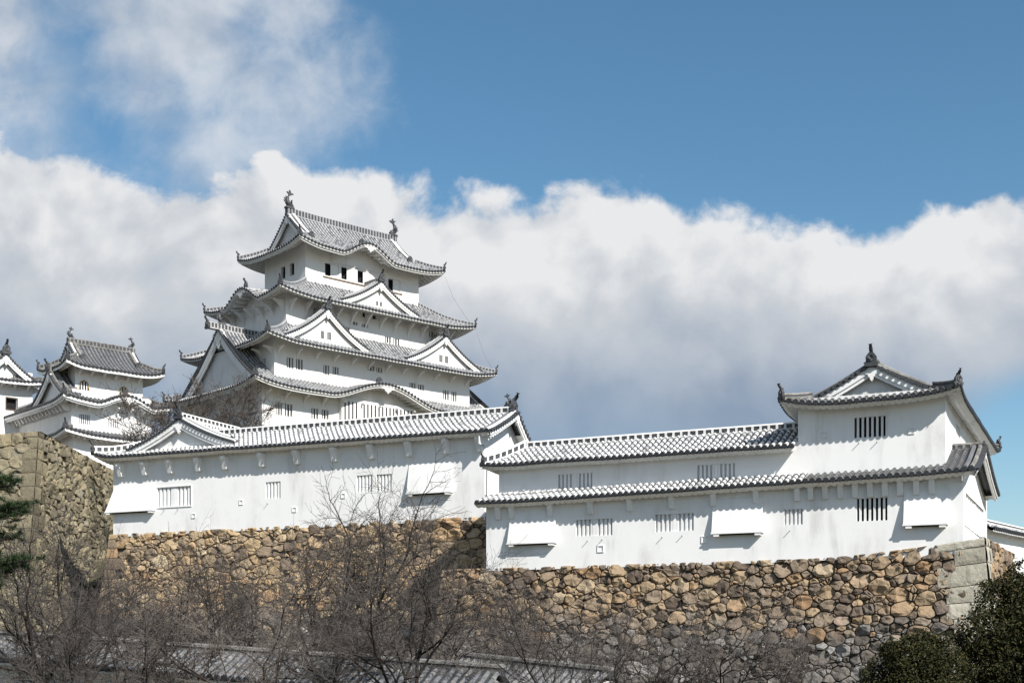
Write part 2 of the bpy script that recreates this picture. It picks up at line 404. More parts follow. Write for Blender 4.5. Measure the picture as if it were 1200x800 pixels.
def shachi(root, p, d, h, mat='tile_dark'):
    """fish-shaped ridge ornament: head biting the ridge, body rising, tail fins spread; d points along the ridge to its middle"""
    p = Vector(p); d = Vector((d[0], d[1], 0)).normalized(); a = Vector((-d.y, d.x, 0)); Z = Vector((0, 0, 1)); mb = MB(); mb.smooth = True
    P = lambda x, z: p + d * x * h + Z * z * h
    mb.smooth = False; mb.hull([P(-.24, -.06) + a * q for q in (-.16 * h, .16 * h)] + [P(.30, -.06) + a * q for q in (.16 * h, -.16 * h)],
                               [P(-.2, .06) + a * q for q in (-.13 * h, .13 * h)] + [P(.26, .06) + a * q for q in (.13 * h, -.13 * h)], mat); mb.smooth = True
    mb.tube([P(.26, .06), P(.16, .12), P(.02, .17), P(-.09, .28), (P(-.12, .42)), P(-.08, .56), P(.0, .68), P(.06, .78)],
            [.09 * h, .14 * h, .16 * h, .15 * h, .12 * h, .09 * h, .065 * h, .04 * h], 8, mat)
    mb.smooth = False
    def fin(pts, t=.03):
        mb.hull([q + a * t * h for q in pts], [q - a * t * h for q in pts], mat)
    fin([P(.02, .70), P(-.16, .86), P(-.10, .90), P(.0, .84), P(.03, 1.0), P(.10, .97), P(.13, .84), P(.28, .84), P(.30, .78), P(.12, .70)])
    fin([P(-.22, .22), P(-.36, .36), P(-.26, .40), P(-.34, .52), P(-.2, .50), P(-.22, .62), P(-.1, .6), P(-.16, .42), P(-.14, .28)], .02)
    for sgn in (1, -1):
        q = [P(.06, .16) + a * sgn * .14 * h, P(-.06, .30) + a * sgn * .28 * h, P(.04, .34) + a * sgn * .30 * h, P(.13, .22) + a * sgn * .16 * h]
        mb.hull(q, [x + Z * .03 * h for x in q], mat)
    return mb.build('fish_ornament', root)

def bell_window(root, y, x0, x1, z0, z1, mat='gold', back='plaster'):
    """flame-headed window: ochre outline, pale panel, slender bars"""
    sh = [(-.5, 0), (-.46, .35), (-.38, .68), (-.30, .86), (-.14, .95), (0, 1.0), (.14, .95), (.30, .86), (.38, .68), (.46, .35), (.5, 0)]
    cx, wd, h = (x0 + x1) / 2, x1 - x0, z1 - z0; P = lambda q, k, d: (cx + q[0] * wd * k, y - d, z0 + h * .5 + (q[1] - .5) * h * k)
    mb = MB(); mb.poly([P(q, .9, .035) for q in sh], 'dark'); win = mb.build('bell_window', root)
    mb = MB(); n = len(sh)
    for i in range(n):
        a, b = sh[i], sh[(i + 1) % n]; mb.hull([P(a, 1, .02), P(b, 1, .02), P(b, .82, .02), P(a, .82, .02)], [P(a, 1, .11), P(b, 1, .11), P(b, .82, .09), P(a, .82, .09)], mat)
    mb.box(x0 - .12, x1 + .12, y - .16, y, z0 - .12, z0 + .02, mat); mb.build('window_frame', win)
    for k in (-.22, 0, .22):
        mb = MB(); mb.box(cx + k * wd - .055, cx + k * wd + .055, y - .08, y - .036, z0 + .1, z0 + h * (.86 if k == 0 else .76), back); mb.build('lattice_bar', win)
    return win

class Roof:
    """tiled roof over an eave rectangle. ridge along local x. sides f b l r; gl / gr = depth of the hipped skirt at either end"""
    def __init__(s, x0, x1, y0, y1, ze, rise, wf, wb=None, gl=0.0, gr=0.0, wl=None, wr=None, lift=.6, kara=(), tilt=0.0, curve=.35, D=None, xf=None, liftsides='lr'):
        s.x0, s.x1, s.y0, s.y1, s.ze, s.rise = x0, x1, y0, y1, ze, rise
        s.wf, s.wb = wf, wb or wf; s.gl, s.gr = gl, gr; s.wl, s.wr = wl or gl or 1.0, wr or gr or 1.0
        s.lift, s.kara, s.tilt, s.curve, s.xf, s.ls = lift, kara, tilt, curve, xf, liftsides
        s.D = D or min(7.0, .42 * min(x1 - x0, max(6.0, y1 - y0)))
    def prof(s, t): t = max(0, min(1, t)); return (1 - s.curve) * t + s.curve * t * t
    def z(s, x, y):
        t = min((y - s.y0) / s.wf, (s.y1 - y) / s.wb)
        if x < s.x0 + s.gl - 1e-6: t = min(t, (x - s.x0) / s.wl)
        if x > s.x1 - s.gr + 1e-6: t = min(t, (s.x1 - x) / s.wr)
        z = s.ze + s.rise * s.prof(t) + s.tilt * x + .035 * noise.noise((x * .55, y * .55, s.ze))
        dx = min(x - s.x0 if 'l' in s.ls else 99, s.x1 - x if 'r' in s.ls else 99); dy = min(y - s.y0, s.y1 - y)
        q = max(0, 1 - max(dx, dy, 0) / s.D); z += s.lift * q * q * q ** .5
        for sd, c, hw, H, dep in s.kara:
            u, d = (x, y - s.y0) if sd == 'f' else (y, x - s.x0)
            k = abs(u - c) / hw
            if k < 1 and d < dep:
                b = .5 + .5 * math.cos(math.pi * k)
                b = b ** .85
                z = max(z, s.ze + H * b + .10 * d + s.tilt * x)
        return z
    def pt(s, sd, a, d): return {'f': (a, s.y0 + d), 'b': (a, s.y1 - d), 'l': (s.x0 + d, a), 'r': (s.x1 - d, a)}[sd]
    def span(s, sd): return (s.x0, s.x1) if sd in 'fb' else (s.y0, s.y1)
    def wmax(s, sd, a):
        if sd in 'fb':
            W = s.wf if sd == 'f' else s.wb; m = W
            if a - s.x0 < s.gl: m = min(m, W * (a - s.x0) / s.wl)
            if s.x1 - a < s.gr: m = min(m, W * (s.x1 - a) / s.wr)
            return max(m, .02)
        g, wd = (s.gl, s.wl) if sd == 'l' else (s.gr, s.wr)
        return max(.02, min(g - .004, wd * (a - s.y0) / s.wf, wd * (s.y1 - a) / s.wb))
    def P(s, sd, a, d, dz=0.0):
        x, y = s.pt(sd, a, d); return (x, y, s.z(x, y) + dz)
    def build(s, root, sides='fblr', sp=.42, r=.10, seg=.40, collar=.45, mats=('tile', 'tile', 'mortar'), over=2.0, fascia='plaster', fh=.26, rafters=0.0, scallop=False,
              name='roof', fback=.05, hips=True, hipargs={}, onis=1.0, detail=True, disc='disc', ft=0.0):
        pan, tilem, coll = mats
        mb = MB(s.xf); ed = MB(s.xf); sf = MB(s.xf)
        edges = []
        for sd in sides:
            if len(sides) == 2: ed = MB(s.xf); sf = MB(s.xf)
            edges.append((ed, sf))
            a0, a1 = s.span(sd); n = max(2, round((a1 - a0) / sp)); As = [a0 + (a1 - a0) * i / n for i in range(n + 1)]
            rows = []
            g0, g1 = (s.gl, s.gr) if sd in 'fb' else (0, 0)
            extra = [q for g, e, sg in ((g0, a0, 1), (g1, a1, -1)) if g > 0 for q in (e + sg * (g - .001), e + sg * (g + .001)) if a0 < q < a1]
            for a in sorted(As + extra):
                wm = s.wmax(sd, a); k = 9
                rows.append([s.P(sd, a, wm * j / k) for j in range(k + 1)])
            mb.grid(rows, pan)
            adir = Vector((1, 0, 0)) if sd in 'fb' else Vector((0, 1, 0))
            odir = {'f': Vector((0, -1, 0)), 'b': Vector((0, 1, 0)), 'l': Vector((-1, 0, 0)), 'r': Vector((1, 0, 0))}[sd]
            rim = []
            for i in range(n):
                a = (As[i] + As[i + 1]) / 2; wm = s.wmax(sd, a)
                if wm > .15:
                    k = max(1, round(wm / seg)) if detail else 1
                    steps = []
                    for j in range(k):
                        w0, w1 = wm * j / k, wm * (j + 1) / k; wc = w0 + (w1 - w0) * (1 - collar)
                        if detail: steps += [(w0, wc, tilem, r), (wc, w1, coll if random.random() > .13 else ('mortar_keep' if coll == 'mortar' else 'tile'), r * random.uniform(1.04, 1.18))]
                        else: steps.append((w0, w1, tilem, r))
                    for w0, w1, m, rr in steps:
                        R2 = []
                        for ww in (w0, w1):
                            p = Vector(s.P(sd, a, ww))
                            R2.append([mb.vert(p + adir * (rr * c) + Vector((0, 0, rr * h))) for c, h in ((-1, -.1), (-.66, .75), (0, 1.05), (.66, .75), (1, -.1))])
                        for q in range(4): mb.face((R2[0][q], R2[0][q + 1], R2[1][q + 1], R2[1][q]), m)
                p = Vector(s.P(sd, a, 0)) + Vector((0, 0, r * .15))
                c = [p + adir * (r * 1.36 * math.cos(q)) + Vector((0, 0, r * 1.36 * math.sin(q))) for q in [math.pi * 2 * j / 8 for j in range(8)]]
                ed.hull([q + odir * .07 for q in c], [q - odir * .03 for q in c], disc)
            # eave edge: dark lip, pale fascia, soffit
            m4 = 4 if scallop else 1; N = n * m4
            A4 = [a0 + (a1 - a0) * i / N for i in range(N + 1)]
            def line(d, dz, wave=0.0):
                out = []
                for i, a in enumerate(A4):
                    wv = wave * abs(math.sin(math.pi * i / m4)) if scallop else 0
                    aa = min(max(a, a0 + d), a1 - d) if s.gl + s.gr > 0 else a
                    x, y = s.pt(sd, aa, d); xe, ye = s.pt(sd, a, 0); out.append((x, y, s.z(xe, ye) + dz + wv))
                return out
            l0, l1 = line(0, .0), line(0, -.11); ed.grid([l0, l1], disc)
            l1b = line(.03, -.105); l2 = line(.34 if scallop else fback, -.11 - fh, -.07 if scallop else 0)
            sf.grid([l1, l1b, l2], fascia)
            if ft:   # thick bargeboard step on arched eaves
                l3 = line(.22, -.11 - fh); l4 = line(.22, -.11 - fh - ft); sf.grid([l2, l3, l4], fascia); l2 = l4; base = .22
            else: base = .34 if scallop else fback
            k = 3; srows = []
            for i, a in enumerate(A4):
                row = [l2[i]]
                for j in range(1, k + 1):
                    d = min(base + (over + .25 - base) * j / k, max(.06, s.wmax(sd, a)) if True else 9)
                    x, y = s.pt(sd, a, d); row.append((x, y, min(s.z(x, y) - .16 - fh - ft * .6, s.z(x, y) - .12)))
                srows.append(row)
            sf.grid(srows, fascia)
            if rafters:
                nr = int((a1 - a0) / rafters)
                for i in range(1, nr):
                    a = a0 + (a1 - a0) * i / nr; d1 = min(over, s.wmax(sd, a))
                    if d1 < .9: continue
                    q = []
                    for d in (.62, max(.7, d1 * .6), max(.8, d1)):
                        x, y = s.pt(sd, a, d); q.append(Vector((x, y, s.z(x, y) - .16 - fh - ft * .6)))
                    for p0, p1 in zip(q, q[1:]):
                        wv = adir * .10; dn = Vector((0, 0, -.26))
                        sf.hull([p0 - wv, p0 + wv, p0 + wv + dn, p0 - wv + dn], [p1 - wv, p1 + wv, p1 + wv + dn, p1 - wv + dn], fascia)
        ro = mb.build(name, root)
        for e_, s_ in (edges if len(sides) == 2 else edges[:1]): e_.build('eave_tile', ro); s_.build('eave_soffit', ro)
        X = (lambda p: s.xf @ Vector(p)) if s.xf else Vector
        if hips:
            for sx, sy in ((0, 0), (1, 0), (0, 1), (1, 1)):
                g = s.gl if sx == 0 else s.gr; wd = s.wl if sx == 0 else s.wr; W = s.wf if sy == 0 else s.wb
                if g <= 0 or ('l', 'r')[sx] not in sides or ('f', 'b')[sy] not in sides: continue
                pts = []
                for j in range(9):
                    q = j / 8; dx = .12 + (g - .12) * q; dy = W * dx / wd
                    x = s.x0 + dx if sx == 0 else s.x1 - dx; y = s.y0 + dy if sy == 0 else s.y1 - dy
                    pts.append(X((x, y, s.z(x, y) + .05)))
                ridge(ro, pts, **hipargs)
                if onis:
                    d = pts[0] - pts[2]; oni(ro, pts[0] + Vector((0, 0, .05)), d, .62 * onis)
        return ro

def gable_face(root, prof, P, mats=('plaster', 'plaster'), barge=.5, board_t=.14, recess=.55, tilem='tile_dark', sp=.34, disc=.13, wins=0, gegyo=.8, floor=None, verge='mortar', oniscale=1.0, winh=.9, winback='dark', finial=True):
    """gable end: prof = [(u, z)...] from one foot over the apex to the other; P(u, z, q) maps to local space, q outward"""
    n = len(prof); mid = max(range(n), key=lambda i: prof[i][1]); apex = prof[mid]
    def offs(d):
        o = []
        for i, (uu, zz) in enumerate(prof):
            a = prof[max(0, i - 1)]; b = prof[min(n - 1, i + 1)]
            t = Vector((b[0] - a[0], b[1] - a[1])).normalized(); nn = Vector((t.y, -t.x))
            if i == mid: nn = Vector((0, -1.25))
            if nn.y > 0: nn = -nn
            o.append((uu + nn.x * d, zz + nn.y * d))
        return o
    # barge boards in two steps
    mb = MB()
    for d0, d1, qf, qb in ((.10, .10 + barge * .62, .06, -.10), (.10 + barge * .55, .10 + barge, -.02, -.16)):
        a, b = offs(d0), offs(d1)
        mb.grid([[P(*q, qf) for q in a], [P(*q, qf) for q in b], [P(*q, qb) for q in b]], mats[0])
        mb.grid([[P(*q, qb) for q in a], [P(*q, qf) for q in a]], mats[0])
    if gegyo:   # hanging ornament below the apex
        g = gegyo; zc = apex[1] - .10 - barge * 1.1
        sh = [(-.9, .28), (-.95, .1), (-.55, .02), (-.5, -.22), (-.28, -.3), (-.22, -.55), (0, -.8), (.22, -.55), (.28, -.3), (.5, -.22), (.55, .02), (.95, .1), (.9, .28), (.4, .45), (0, .6), (-.4, .45)]
        mb.hull([P(apex[0] + x * g * .8, zc + z * g, .10) for x, z in sh], [P(apex[0] + x * g * .8, zc + z * g, -.12) for x, z in sh], mats[0])
    mb.build('barge_board', root)
    # verge tiles
    mb = MB(); mb.smooth = False
    a = prof
    mb.grid([[P(u_, z_ + .02, .12) for u_, z_ in a], [P(u_, z_ - .12, .12) for u_, z_ in a], [P(u_, z_ - .12, -.05) for u_, z_ in a]], tilem)
    L = 0; nxt = sp * .5
    for (u0, z0), (u1, z1) in zip(a, a[1:]):
        sl_ = math.hypot(u1 - u0, z1 - z0)
        while nxt <= L + sl_:
            k = (nxt - L) / sl_; uu, zz = u0 + (u1 - u0) * k, z0 + (z1 - z0) * k - .02
            c = [(uu + disc * math.cos(q), zz + disc * math.sin(q)) for q in [math.pi * 2 * j / 8 for j in range(8)]]
            mb.hull([P(*q, .20) for q in c], [P(*q, -.30) for q in c], tilem); nxt += sp
        L += sl_
    # rounded verge cover
    for q in (-.20, -.55):
        t = [Vector(P(u_, z_ + .10, q)) for u_, z_ in a]
        mb.tube(t, .13, 6, verge if q == -.20 else 'tile')
    mb.build('verge_tile', root)
    # recessed wall
    fl = floor if floor is not None else min(prof[0][1], prof[-1][1])
    mb = MB(); base = [P(u_, fl - .3, -recess) for u_, z_ in prof]
    inner = [P(u_, max(z_ - .12, fl - .29), -recess) for u_, z_ in prof]
    mb.grid([base, inner], mats[1])
    if wins:
        h = winh; wd = h * .62; zb = fl + h * .45
        for i in range(wins):
            c = apex[0] + (i - (wins - 1) / 2) * wd * 1.7
            def bx(a0, a1, q0, q1, z0, z1, m):
                mb.hull([P(a0, z0, q0), P(a1, z0, q0), P(a1, z1, q0), P(a0, z1, q0)], [P(a0, z0, q1), P(a1, z0, q1), P(a1, z1, q1), P(a0, z1, q1)], m)
            for j in range(3):
                x = c - wd / 2 + wd * (j + .5) / 3; bx(x - wd * .115, x + wd * .115, -recess + .02, -recess - .02, zb, zb + h, winback)
    mb.build('gable_wall', root)

def dormer(root, roof, cx, hw, zf, H, yf, ymax, sp=.42, r=.10, seg=.4, mats=('tile', 'tile', 'mortar'), wins=2, gmats=('plaster', 'plaster'), barge=.5, gegyo=.8, curve=.4, ridgeargs={}, onis=1.0, tilem='tile_dark', verge='mortar', winh=.9, name='dormer_gable', recess=.55, kmain=None, vridge=True, side='f', finial_h=1.0):
    """chidori gable standing on a roof slope. side f faces -y, side l faces -x"""
    T = (lambda u_, y, z: (u_, y, z)) if side == 'f' else (lambda u_, y, z: (y, -u_, z))
    main = kmain or (lambda u_, y: roof.z(u_, y) if side == 'f' else roof.z(y, -u_))
    def zg(k): k = min(1.0, k); t = 1 - k; return zf + H * ((1 - curve) * t + curve * t * t)
    N = 12
    def yend(uu):
        y = yf
        while y < ymax and (main(cx + uu, y) < zg(abs(uu) / hw) or y < yf + .3): y += .1
        return y
    mb = MB()
    for sg in (-1, 1):
        rows = []
        for i in range(N + 1):
            k = i / N; uu = sg * hw * k; ye = yend(uu)
            rows.append([T(cx + uu, yf + (ye - yf) * j / 6, zg(k)) for j in range(7)])
        mb.grid(rows, mats[0])
        ye = yend(0); nr = max(2, int((ye - yf) / sp))
        for i in range(nr):
            y = yf + .25 + i * sp; k1 = 0.0
            while k1 < 1 and main(cx + sg * hw * k1, y) < zg(k1): k1 += .02
            if k1 * hw < .3: continue
            ns = max(1, round(k1 * hw * 1.15 / seg))
            for j in range(ns):
                for ka, kb, m, rr in ((j, j + .55, mats[1], r), (j + .55, j + 1, mats[2], r * 1.12)):
                    Rg = []
                    for q in (ka, kb):
                        k = k1 * q / ns; Rg.append([mb.vert(T(cx + sg * hw * k, y + rr * c, zg(k) + rr * h)) for c, h in ((-1, -.1), (-.6, .8), (0, 1.05), (.6, .8), (1, -.1))])
                    for q in range(4): mb.face((Rg[0][q], Rg[0][q + 1], Rg[1][q + 1], Rg[1][q]), m)
    g = mb.build(name, root)
    prof = [(cx + hw * s_ / N, zg(abs(s_) / N)) for s_ in range(-N, N + 1)]
    gable_face(g, prof, lambda u_, z_, q: T(u_, yf - q, z_), gmats, barge, wins=wins, gegyo=gegyo, tilem=tilem, floor=zf, verge=verge, winh=winh, recess=recess)
    ra = dict(wd=.32, h=.36, gap=.42); ra.update(ridgeargs)
    ridge(g, [T(cx, yf - .05, zg(0) + .08), T(cx, yend(0), zg(0) + .08)], **ra)
    f = Vector(T(0, -1, 0)); oni(g, Vector(T(cx, yf - .15, zg(0) + .1)), f, onis)
    if vridge:
        for sg in (-1, 1):
            pts = [T(cx + sg * hw * k, yf + .75, zg(k) + .05) for k in (.08, .3, .5, .7, .86)]
            ridge(g, pts, wd=.26, h=.22, gap=.4, cap=ra.get('cap', 'mortar'), posts=False, name='verge_ridge')
            p = Vector(pts[-1]); oni(g, p, Vector(pts[-1]) - Vector(pts[-2]), .5 * onis, horn=False)
    return g

def kara_panel(root, roof, sd, c, hw, H, mat='keep_plaster', wall_d=2.0):
    """curved gable panel and pendant under an arched eave"""
    mb = MB(); n = 16
    def P(a, d, z): x, y = roof.pt(sd, a, d); return (x, y, z)
    top_ = []
    for i in range(n + 1):
        a = c - hw * .86 + 2 * hw * .86 * i / n; x, y = roof.pt(sd, a, 0); top_.append((a, roof.z(x, y) - .5))
    g = .8 * H / 2; zc = max(z for a, z in top_) - .12
    sh = [(-1.1, .3), (-1.2, .05), (-.6, -.05), (-.5, -.3), (-.2, -.4), (0, -.7), (.2, -.4), (.5, -.3), (.6, -.05), (1.2, .05), (1.1, .3)]
    mb.hull([P(c + x * g, -.02, zc + z * g) for x, z in sh], [P(c + x * g, .2, zc + z * g) for x, z in sh], mat)
    mb.build('eave_pendant', root)
    mb = MB(); rows = [[], []]
    for i in range(n + 1):
        a = c - hw + 2 * hw * i / n; x, y = roof.pt(sd, a, wall_d); rows[0].append((x, y, roof.ze - .8)); rows[1].append((x, y, roof.z(x, y) - .12))
    mb.grid(rows, mat)
    return mb.build('arch_wall', root)

# ------------------------------------------------------------------ terrain
def frame(px, d, ang): return Vector(((px - 600) / 1550 * d, d, 0)), ang
AB = math.atan2(-.421, .907); KA = math.atan2(.674, .739)
OB, _ = frame(1129, 75, AB); OA, _ = frame(568, 95, AB); OK_ = Vector((-21.65, 169.3, 0)); OD = Vector((-44.7, 144.0, 0))
def W(o, ang, x, y, z=0): return Vector((o.x + x * math.cos(ang) - y * math.sin(ang), o.y + x * math.sin(ang) + y * math.cos(ang), z + EYE))
MB.zoff = 0
mb = MB(); mb.grid([[(-3000, -400, 0), (3000, -400, 0)], [(-3000, 6000, 0), (3000, 6000, 0)]], 'earth')
tag(mb.build('ground'), kind='structure')
def terrace(poly, z, name):
    mb = MB(); top_ = [(p.x, p.y, z + EYE) for p in poly]; mb.hull([(p.x, p.y, -.5) for p in poly], top_, 'earth'); tag(mb.build(name), kind='structure')
terrace([W(OB, AB, -29.6, 1.2), W(OB, AB, -1.2, 1.2), W(OB, AB, -1.2, 40), W(OB, AB, -29.6, 40)], 5.2, 'terrace')
terrace([W(OA, AB, -34.0, 1.2), W(OA, AB, 6, 1.2), W(OA, AB, 6, 45), W(OA, AB, -34.0, 45)], 9.4, 'terrace')
g0, _ = frame(1148, 90, 0); e_ = Vector((.62, .78, 0)); n_ = Vector((.78, -.62, 0)); up = Vector((0, 0, EYE))
terrace([g0 - n_ * .6 - e_ * .5 + up, g0 + n_ * .45 - e_ * .5 + up, g0 + n_ * .45 + e_ * 14 + up, g0 - n_ * 6 + e_ * 14 + up], 4.4, 'terrace')
mb = MB(); rows = [[], []]   # low wooded hills on the horizon
for i in range(121):
    a = math.radians(-75 + 150 * i / 120); r_ = 1500
    h = 22 + 30 * noise.noise((i * .11, 1.3, 0)) + 9 * noise.noise((i * .6, 4.1, 0))
    rows[0].append((r_ * math.sin(a), r_ * math.cos(a), -1)); rows[1].append(((r_ + 160) * math.sin(a), (r_ + 160) * math.cos(a), max(6, h)))
mb.grid(rows, 'leaf_far'); tag(mb.build('hills'), kind='structure')
# castle hill behind the yards
mb = MB(); n = 40; rows = []
for j in range(n + 1):
    y = 122 + j * 4.0; row = []
    for i in range(n + 1):
        x = -130 + i * 5.0
        d = math.hypot((x + 28) / 62, (y - 178) / 52); h = max(0, 1 - d * .75) ** .7 * 30 - 3 + noise.noise((x * .05, y * .05, 0)) * 1.2
        row.append((x, y, min(h, 15.5) + EYE))
    rows.append(row)
mb.grid(rows, 'earth'); tag(mb.build('hill'), kind='structure')

# ------------------------------------------------------------------ stone walls
def clip(poly, nx, ny, c):
    out = []; m = len(poly)
    for i in range(m):
        a, b = poly[i], poly[(i + 1) % m]; da = a[0] * nx + a[1] * ny - c; db = b[0] * nx + b[1] * ny - c
        if da <= 0: out.append(a)
        if (da < 0 < db) or (db < 0 < da): k = da / (da - db); out.append((a[0] + (b[0] - a[0]) * k, a[1] + (b[1] - a[1]) * k))
    return out
def stones(L, H, rmin, rmax, asp, seed, skip=None, top=None):
    """irregular stone outlines filling an L x H face (power diagram of unequal discs)"""
    rnd = random.Random(seed); pts = []; grid = {}; cs = rmax * 2
    def near(x, y, R_):
        k = int(R_ / cs) + 1; gx, gy = int(x // cs), int(y // cs)
        for i in range(gx - k, gx + k + 1):
            for j in range(gy - k, gy + k + 1):
                for q in grid.get((i, j), ()): yield q
    Ls = L / asp; area = Ls * H
    sizes = []
    tot = 0
    while tot < area * 1.15:
        r = rmin + (rmax - rmin) * rnd.random() ** 2.6; sizes.append(r); tot += math.pi * r * r
    sizes.sort(reverse=True)
    for r in sizes:
        for _ in range(14):
            x, y = rnd.uniform(0, Ls), rnd.uniform(0, H)
            if all((x - q[0]) ** 2 + (y - q[1]) ** 2 > (.66 * (r + q[2])) ** 2 for q in near(x, y, r + rmax)):
                q = (x, y, r); pts.append(q); grid.setdefault((int(x // cs), int(y // cs)), []).append(q); break
    cells = []
    for x, y, r in pts:
        rr = max(rmax * 2.6, r * 4)
        poly = [(max(0, x - rr), max(0, y - rr)), (min(Ls, x + rr), max(0, y - rr)), (min(Ls, x + rr), min(H, y + rr)), (max(0, x - rr), min(H, y + rr))]
        for q in sorted(near(x, y, rr), key=lambda q: (q[0] - x) ** 2 + (q[1] - y) ** 2):
            dx, dy = q[0] - x, q[1] - y; d2 = dx * dx + dy * dy
            if d2 < 1e-9 or d2 > rr * rr * 2.5: continue
            c = (d2 + (x * x + y * y) * 0 + r * r - q[2] ** 2) / 2 + dx * x + dy * y
            poly = clip(poly, dx, dy, c)
            if len(poly) < 3: break
        if len(poly) >= 3: cells.append(([(a * asp, b) for a, b in poly], r))
    return cells
def stone_face(mb, cells, fn, mat, rnd, gapw=.045, bulge=.16, rough=.05, seg=.28):
    """fn(s, h, out) -> point; every cell becomes a rough, bulging stone"""
    for poly, r in cells:
        cx = sum(p[0] for p in poly) / len(poly); cy = sum(p[1] for p in poly) / len(poly)
        size = max(math.hypot(p[0] - cx, p[1] - cy) for p in poly)
        if size < .07: continue
        rim = []
        for a, b in zip(poly, poly[1:] + poly[:1]):
            d = math.hypot(b[0] - a[0], b[1] - a[1]); k = max(1, int(d / seg + .5))
            for i in range(k): t = i / k; rim.append((a[0] + (b[0] - a[0]) * t, a[1] + (b[1] - a[1]) * t))
        if len(rim) < 3: continue
        # chaikin-ish rounding of the corners
        m = len(rim); rim = [((rim[i - 1][0] + 8 * rim[i][0] + rim[(i + 1) % m][0]) / 10, (rim[i - 1][1] + 8 * rim[i][1] + rim[(i + 1) % m][1]) / 10) for i in range(m)]
        t = (rnd.random(), rnd.random(), rnd.random()); h0 = rnd.uniform(-.05, .06); tx, ty = rnd.gauss(0, .13), rnd.gauss(0, .13); sd = rnd.random() * 50
        g = gapw * rnd.uniform(.6, 1.7); bl = min(bulge, size * .35)
        def pt(p, k, o):
            dx, dy = p[0] - cx, p[1] - cy; d = math.hypot(dx, dy) or 1; q = max(0, (d - g) / d) * k
            x, y = cx + dx * q, cy + dy * q
            nz = noise.noise((x * 1.9 + sd, y * 1.9, sd)) * rough * 2.6 + noise.noise((x * 5 + sd, y * 5, sd)) * rough
            jit = noise.noise((x * 3.1 + sd, y * 3.1, sd * 2)) * g * .8
            return fn(x + jit, y + jit * .7, o + h0 + dx * tx + dy * ty + (nz if o > -.1 else 0))
        rings = [[pt(p, k, o) for p in rim] for k, o in ((1.0, -.22), (.995, -.05), (.945, bl * .62), (.62, bl))]
        ids = [[mb.vert(q) for q in rg] for rg in rings]; c = mb.vert(fn(cx, cy, bl + h0 + rnd.uniform(-.03, .03)))
        for a, b in zip(ids, ids[1:]):
            for i in range(len(a)): mb.face((a[i], a[(i + 1) % len(a)], b[(i + 1) % len(a)], b[i]), mat)
        a = ids[-1]
        for i in range(len(a)): mb.face((a[i], a[(i + 1) % len(a)], c), mat)
        mb.tint += [t] * (sum(len(q) for q in ids) + 1)
def backing(mb, fn, L, H, n=14):
    k0 = len(mb.v)
    mb.grid([[fn(L * i / n, H * j / n, -.16) for i in range(n + 1)] for j in range(n + 1)], 'gap'); mb.tint += [(0, 0, 0)] * (len(mb.v) - k0)
def quoins(mb, fnA, fnB, H, mat, rnd, hmin=.6, hmax=.95, long=1.9, short=.9, bulge=.05):
    """big cut corner blocks, long and short side in turn; fnA/fnB(s from the corner, h, out)"""
    h = 0; i = 0; spans = []
    while h < H - .15:
        hh = min(rnd.uniform(hmin, hmax), H - h); la, lb = (long, short) if i % 2 else (short, long)
        la *= rnd.uniform(.85, 1.15); t = (rnd.random(), rnd.random(), rnd.random())
        subs = []
        for fn, ln in ((fnA, la), (fnB, lb)):
            if ln > 1.7: c_ = ln * rnd.uniform(.42, .58); subs += [(fn, c_), (lambda s, h, o, fn=fn, c_=c_: fn(s + c_, h, o), ln - c_)]
            else: subs.append((fn, ln))
        for fn, ln in subs:
            t = (rnd.random(), rnd.random(), rnd.random())
            k0 = len(mb.v); g = .02; n = 5; rows = []
            for a in range(n + 1):
                row = []
                for b in range(n + 1):
                    s_, hz = (g if a else -.02) + (ln - g - (g if a else -.02)) * a / n, h + g + (hh - 2 * g) * b / n
                    e = .0 if 0 < b < n and a < n else -.035
                    row.append(fn(s_, hz, bulge + e + noise.noise((s_ * 3 + h, hz * 3, i)) * .03))
                rows.append(row)
            mb.grid(rows, mat)
            for e in (0, n): mb.grid([[fn(g + (ln - g) * q / n, h + g + (hh - 2 * g) * (0 if e == 0 else 1), bulge - .035) for q in range(n + 1)], [fn(g + (ln - g) * q / n, h + g + (hh - 2 * g) * (0 if e == 0 else 1), -.2) for q in range(n + 1)]], mat)
            mb.grid([[fn(ln - g, h + g + (hh - 2 * g) * q / n, bulge - .035) for q in range(n + 1)], [fn(ln - g, h + g + (hh - 2 * g) * q / n, -.2) for q in range(n + 1)]], mat)
            mb.tint += [t] * (len(mb.v) - k0)
        spans.append((h, h + hh, la, lb)); h += hh; i += 1
    return spans
def under(cells, spans, corner, L, which):
    """drop the stones that the corner blocks replace"""
    out = []
    for poly, r in cells:
        cx = sum(p[0] for p in poly) / len(poly); cy = sum(p[1] for p in poly) / len(poly); d = L - cx if corner == 'hi' else cx
        bad = any(a <= cy <= b and d < (la, lb)[which] * .74 for a, b, la, lb in spans)
        if not bad: out.append((poly, r))
    return out
rnd = random.Random(11)
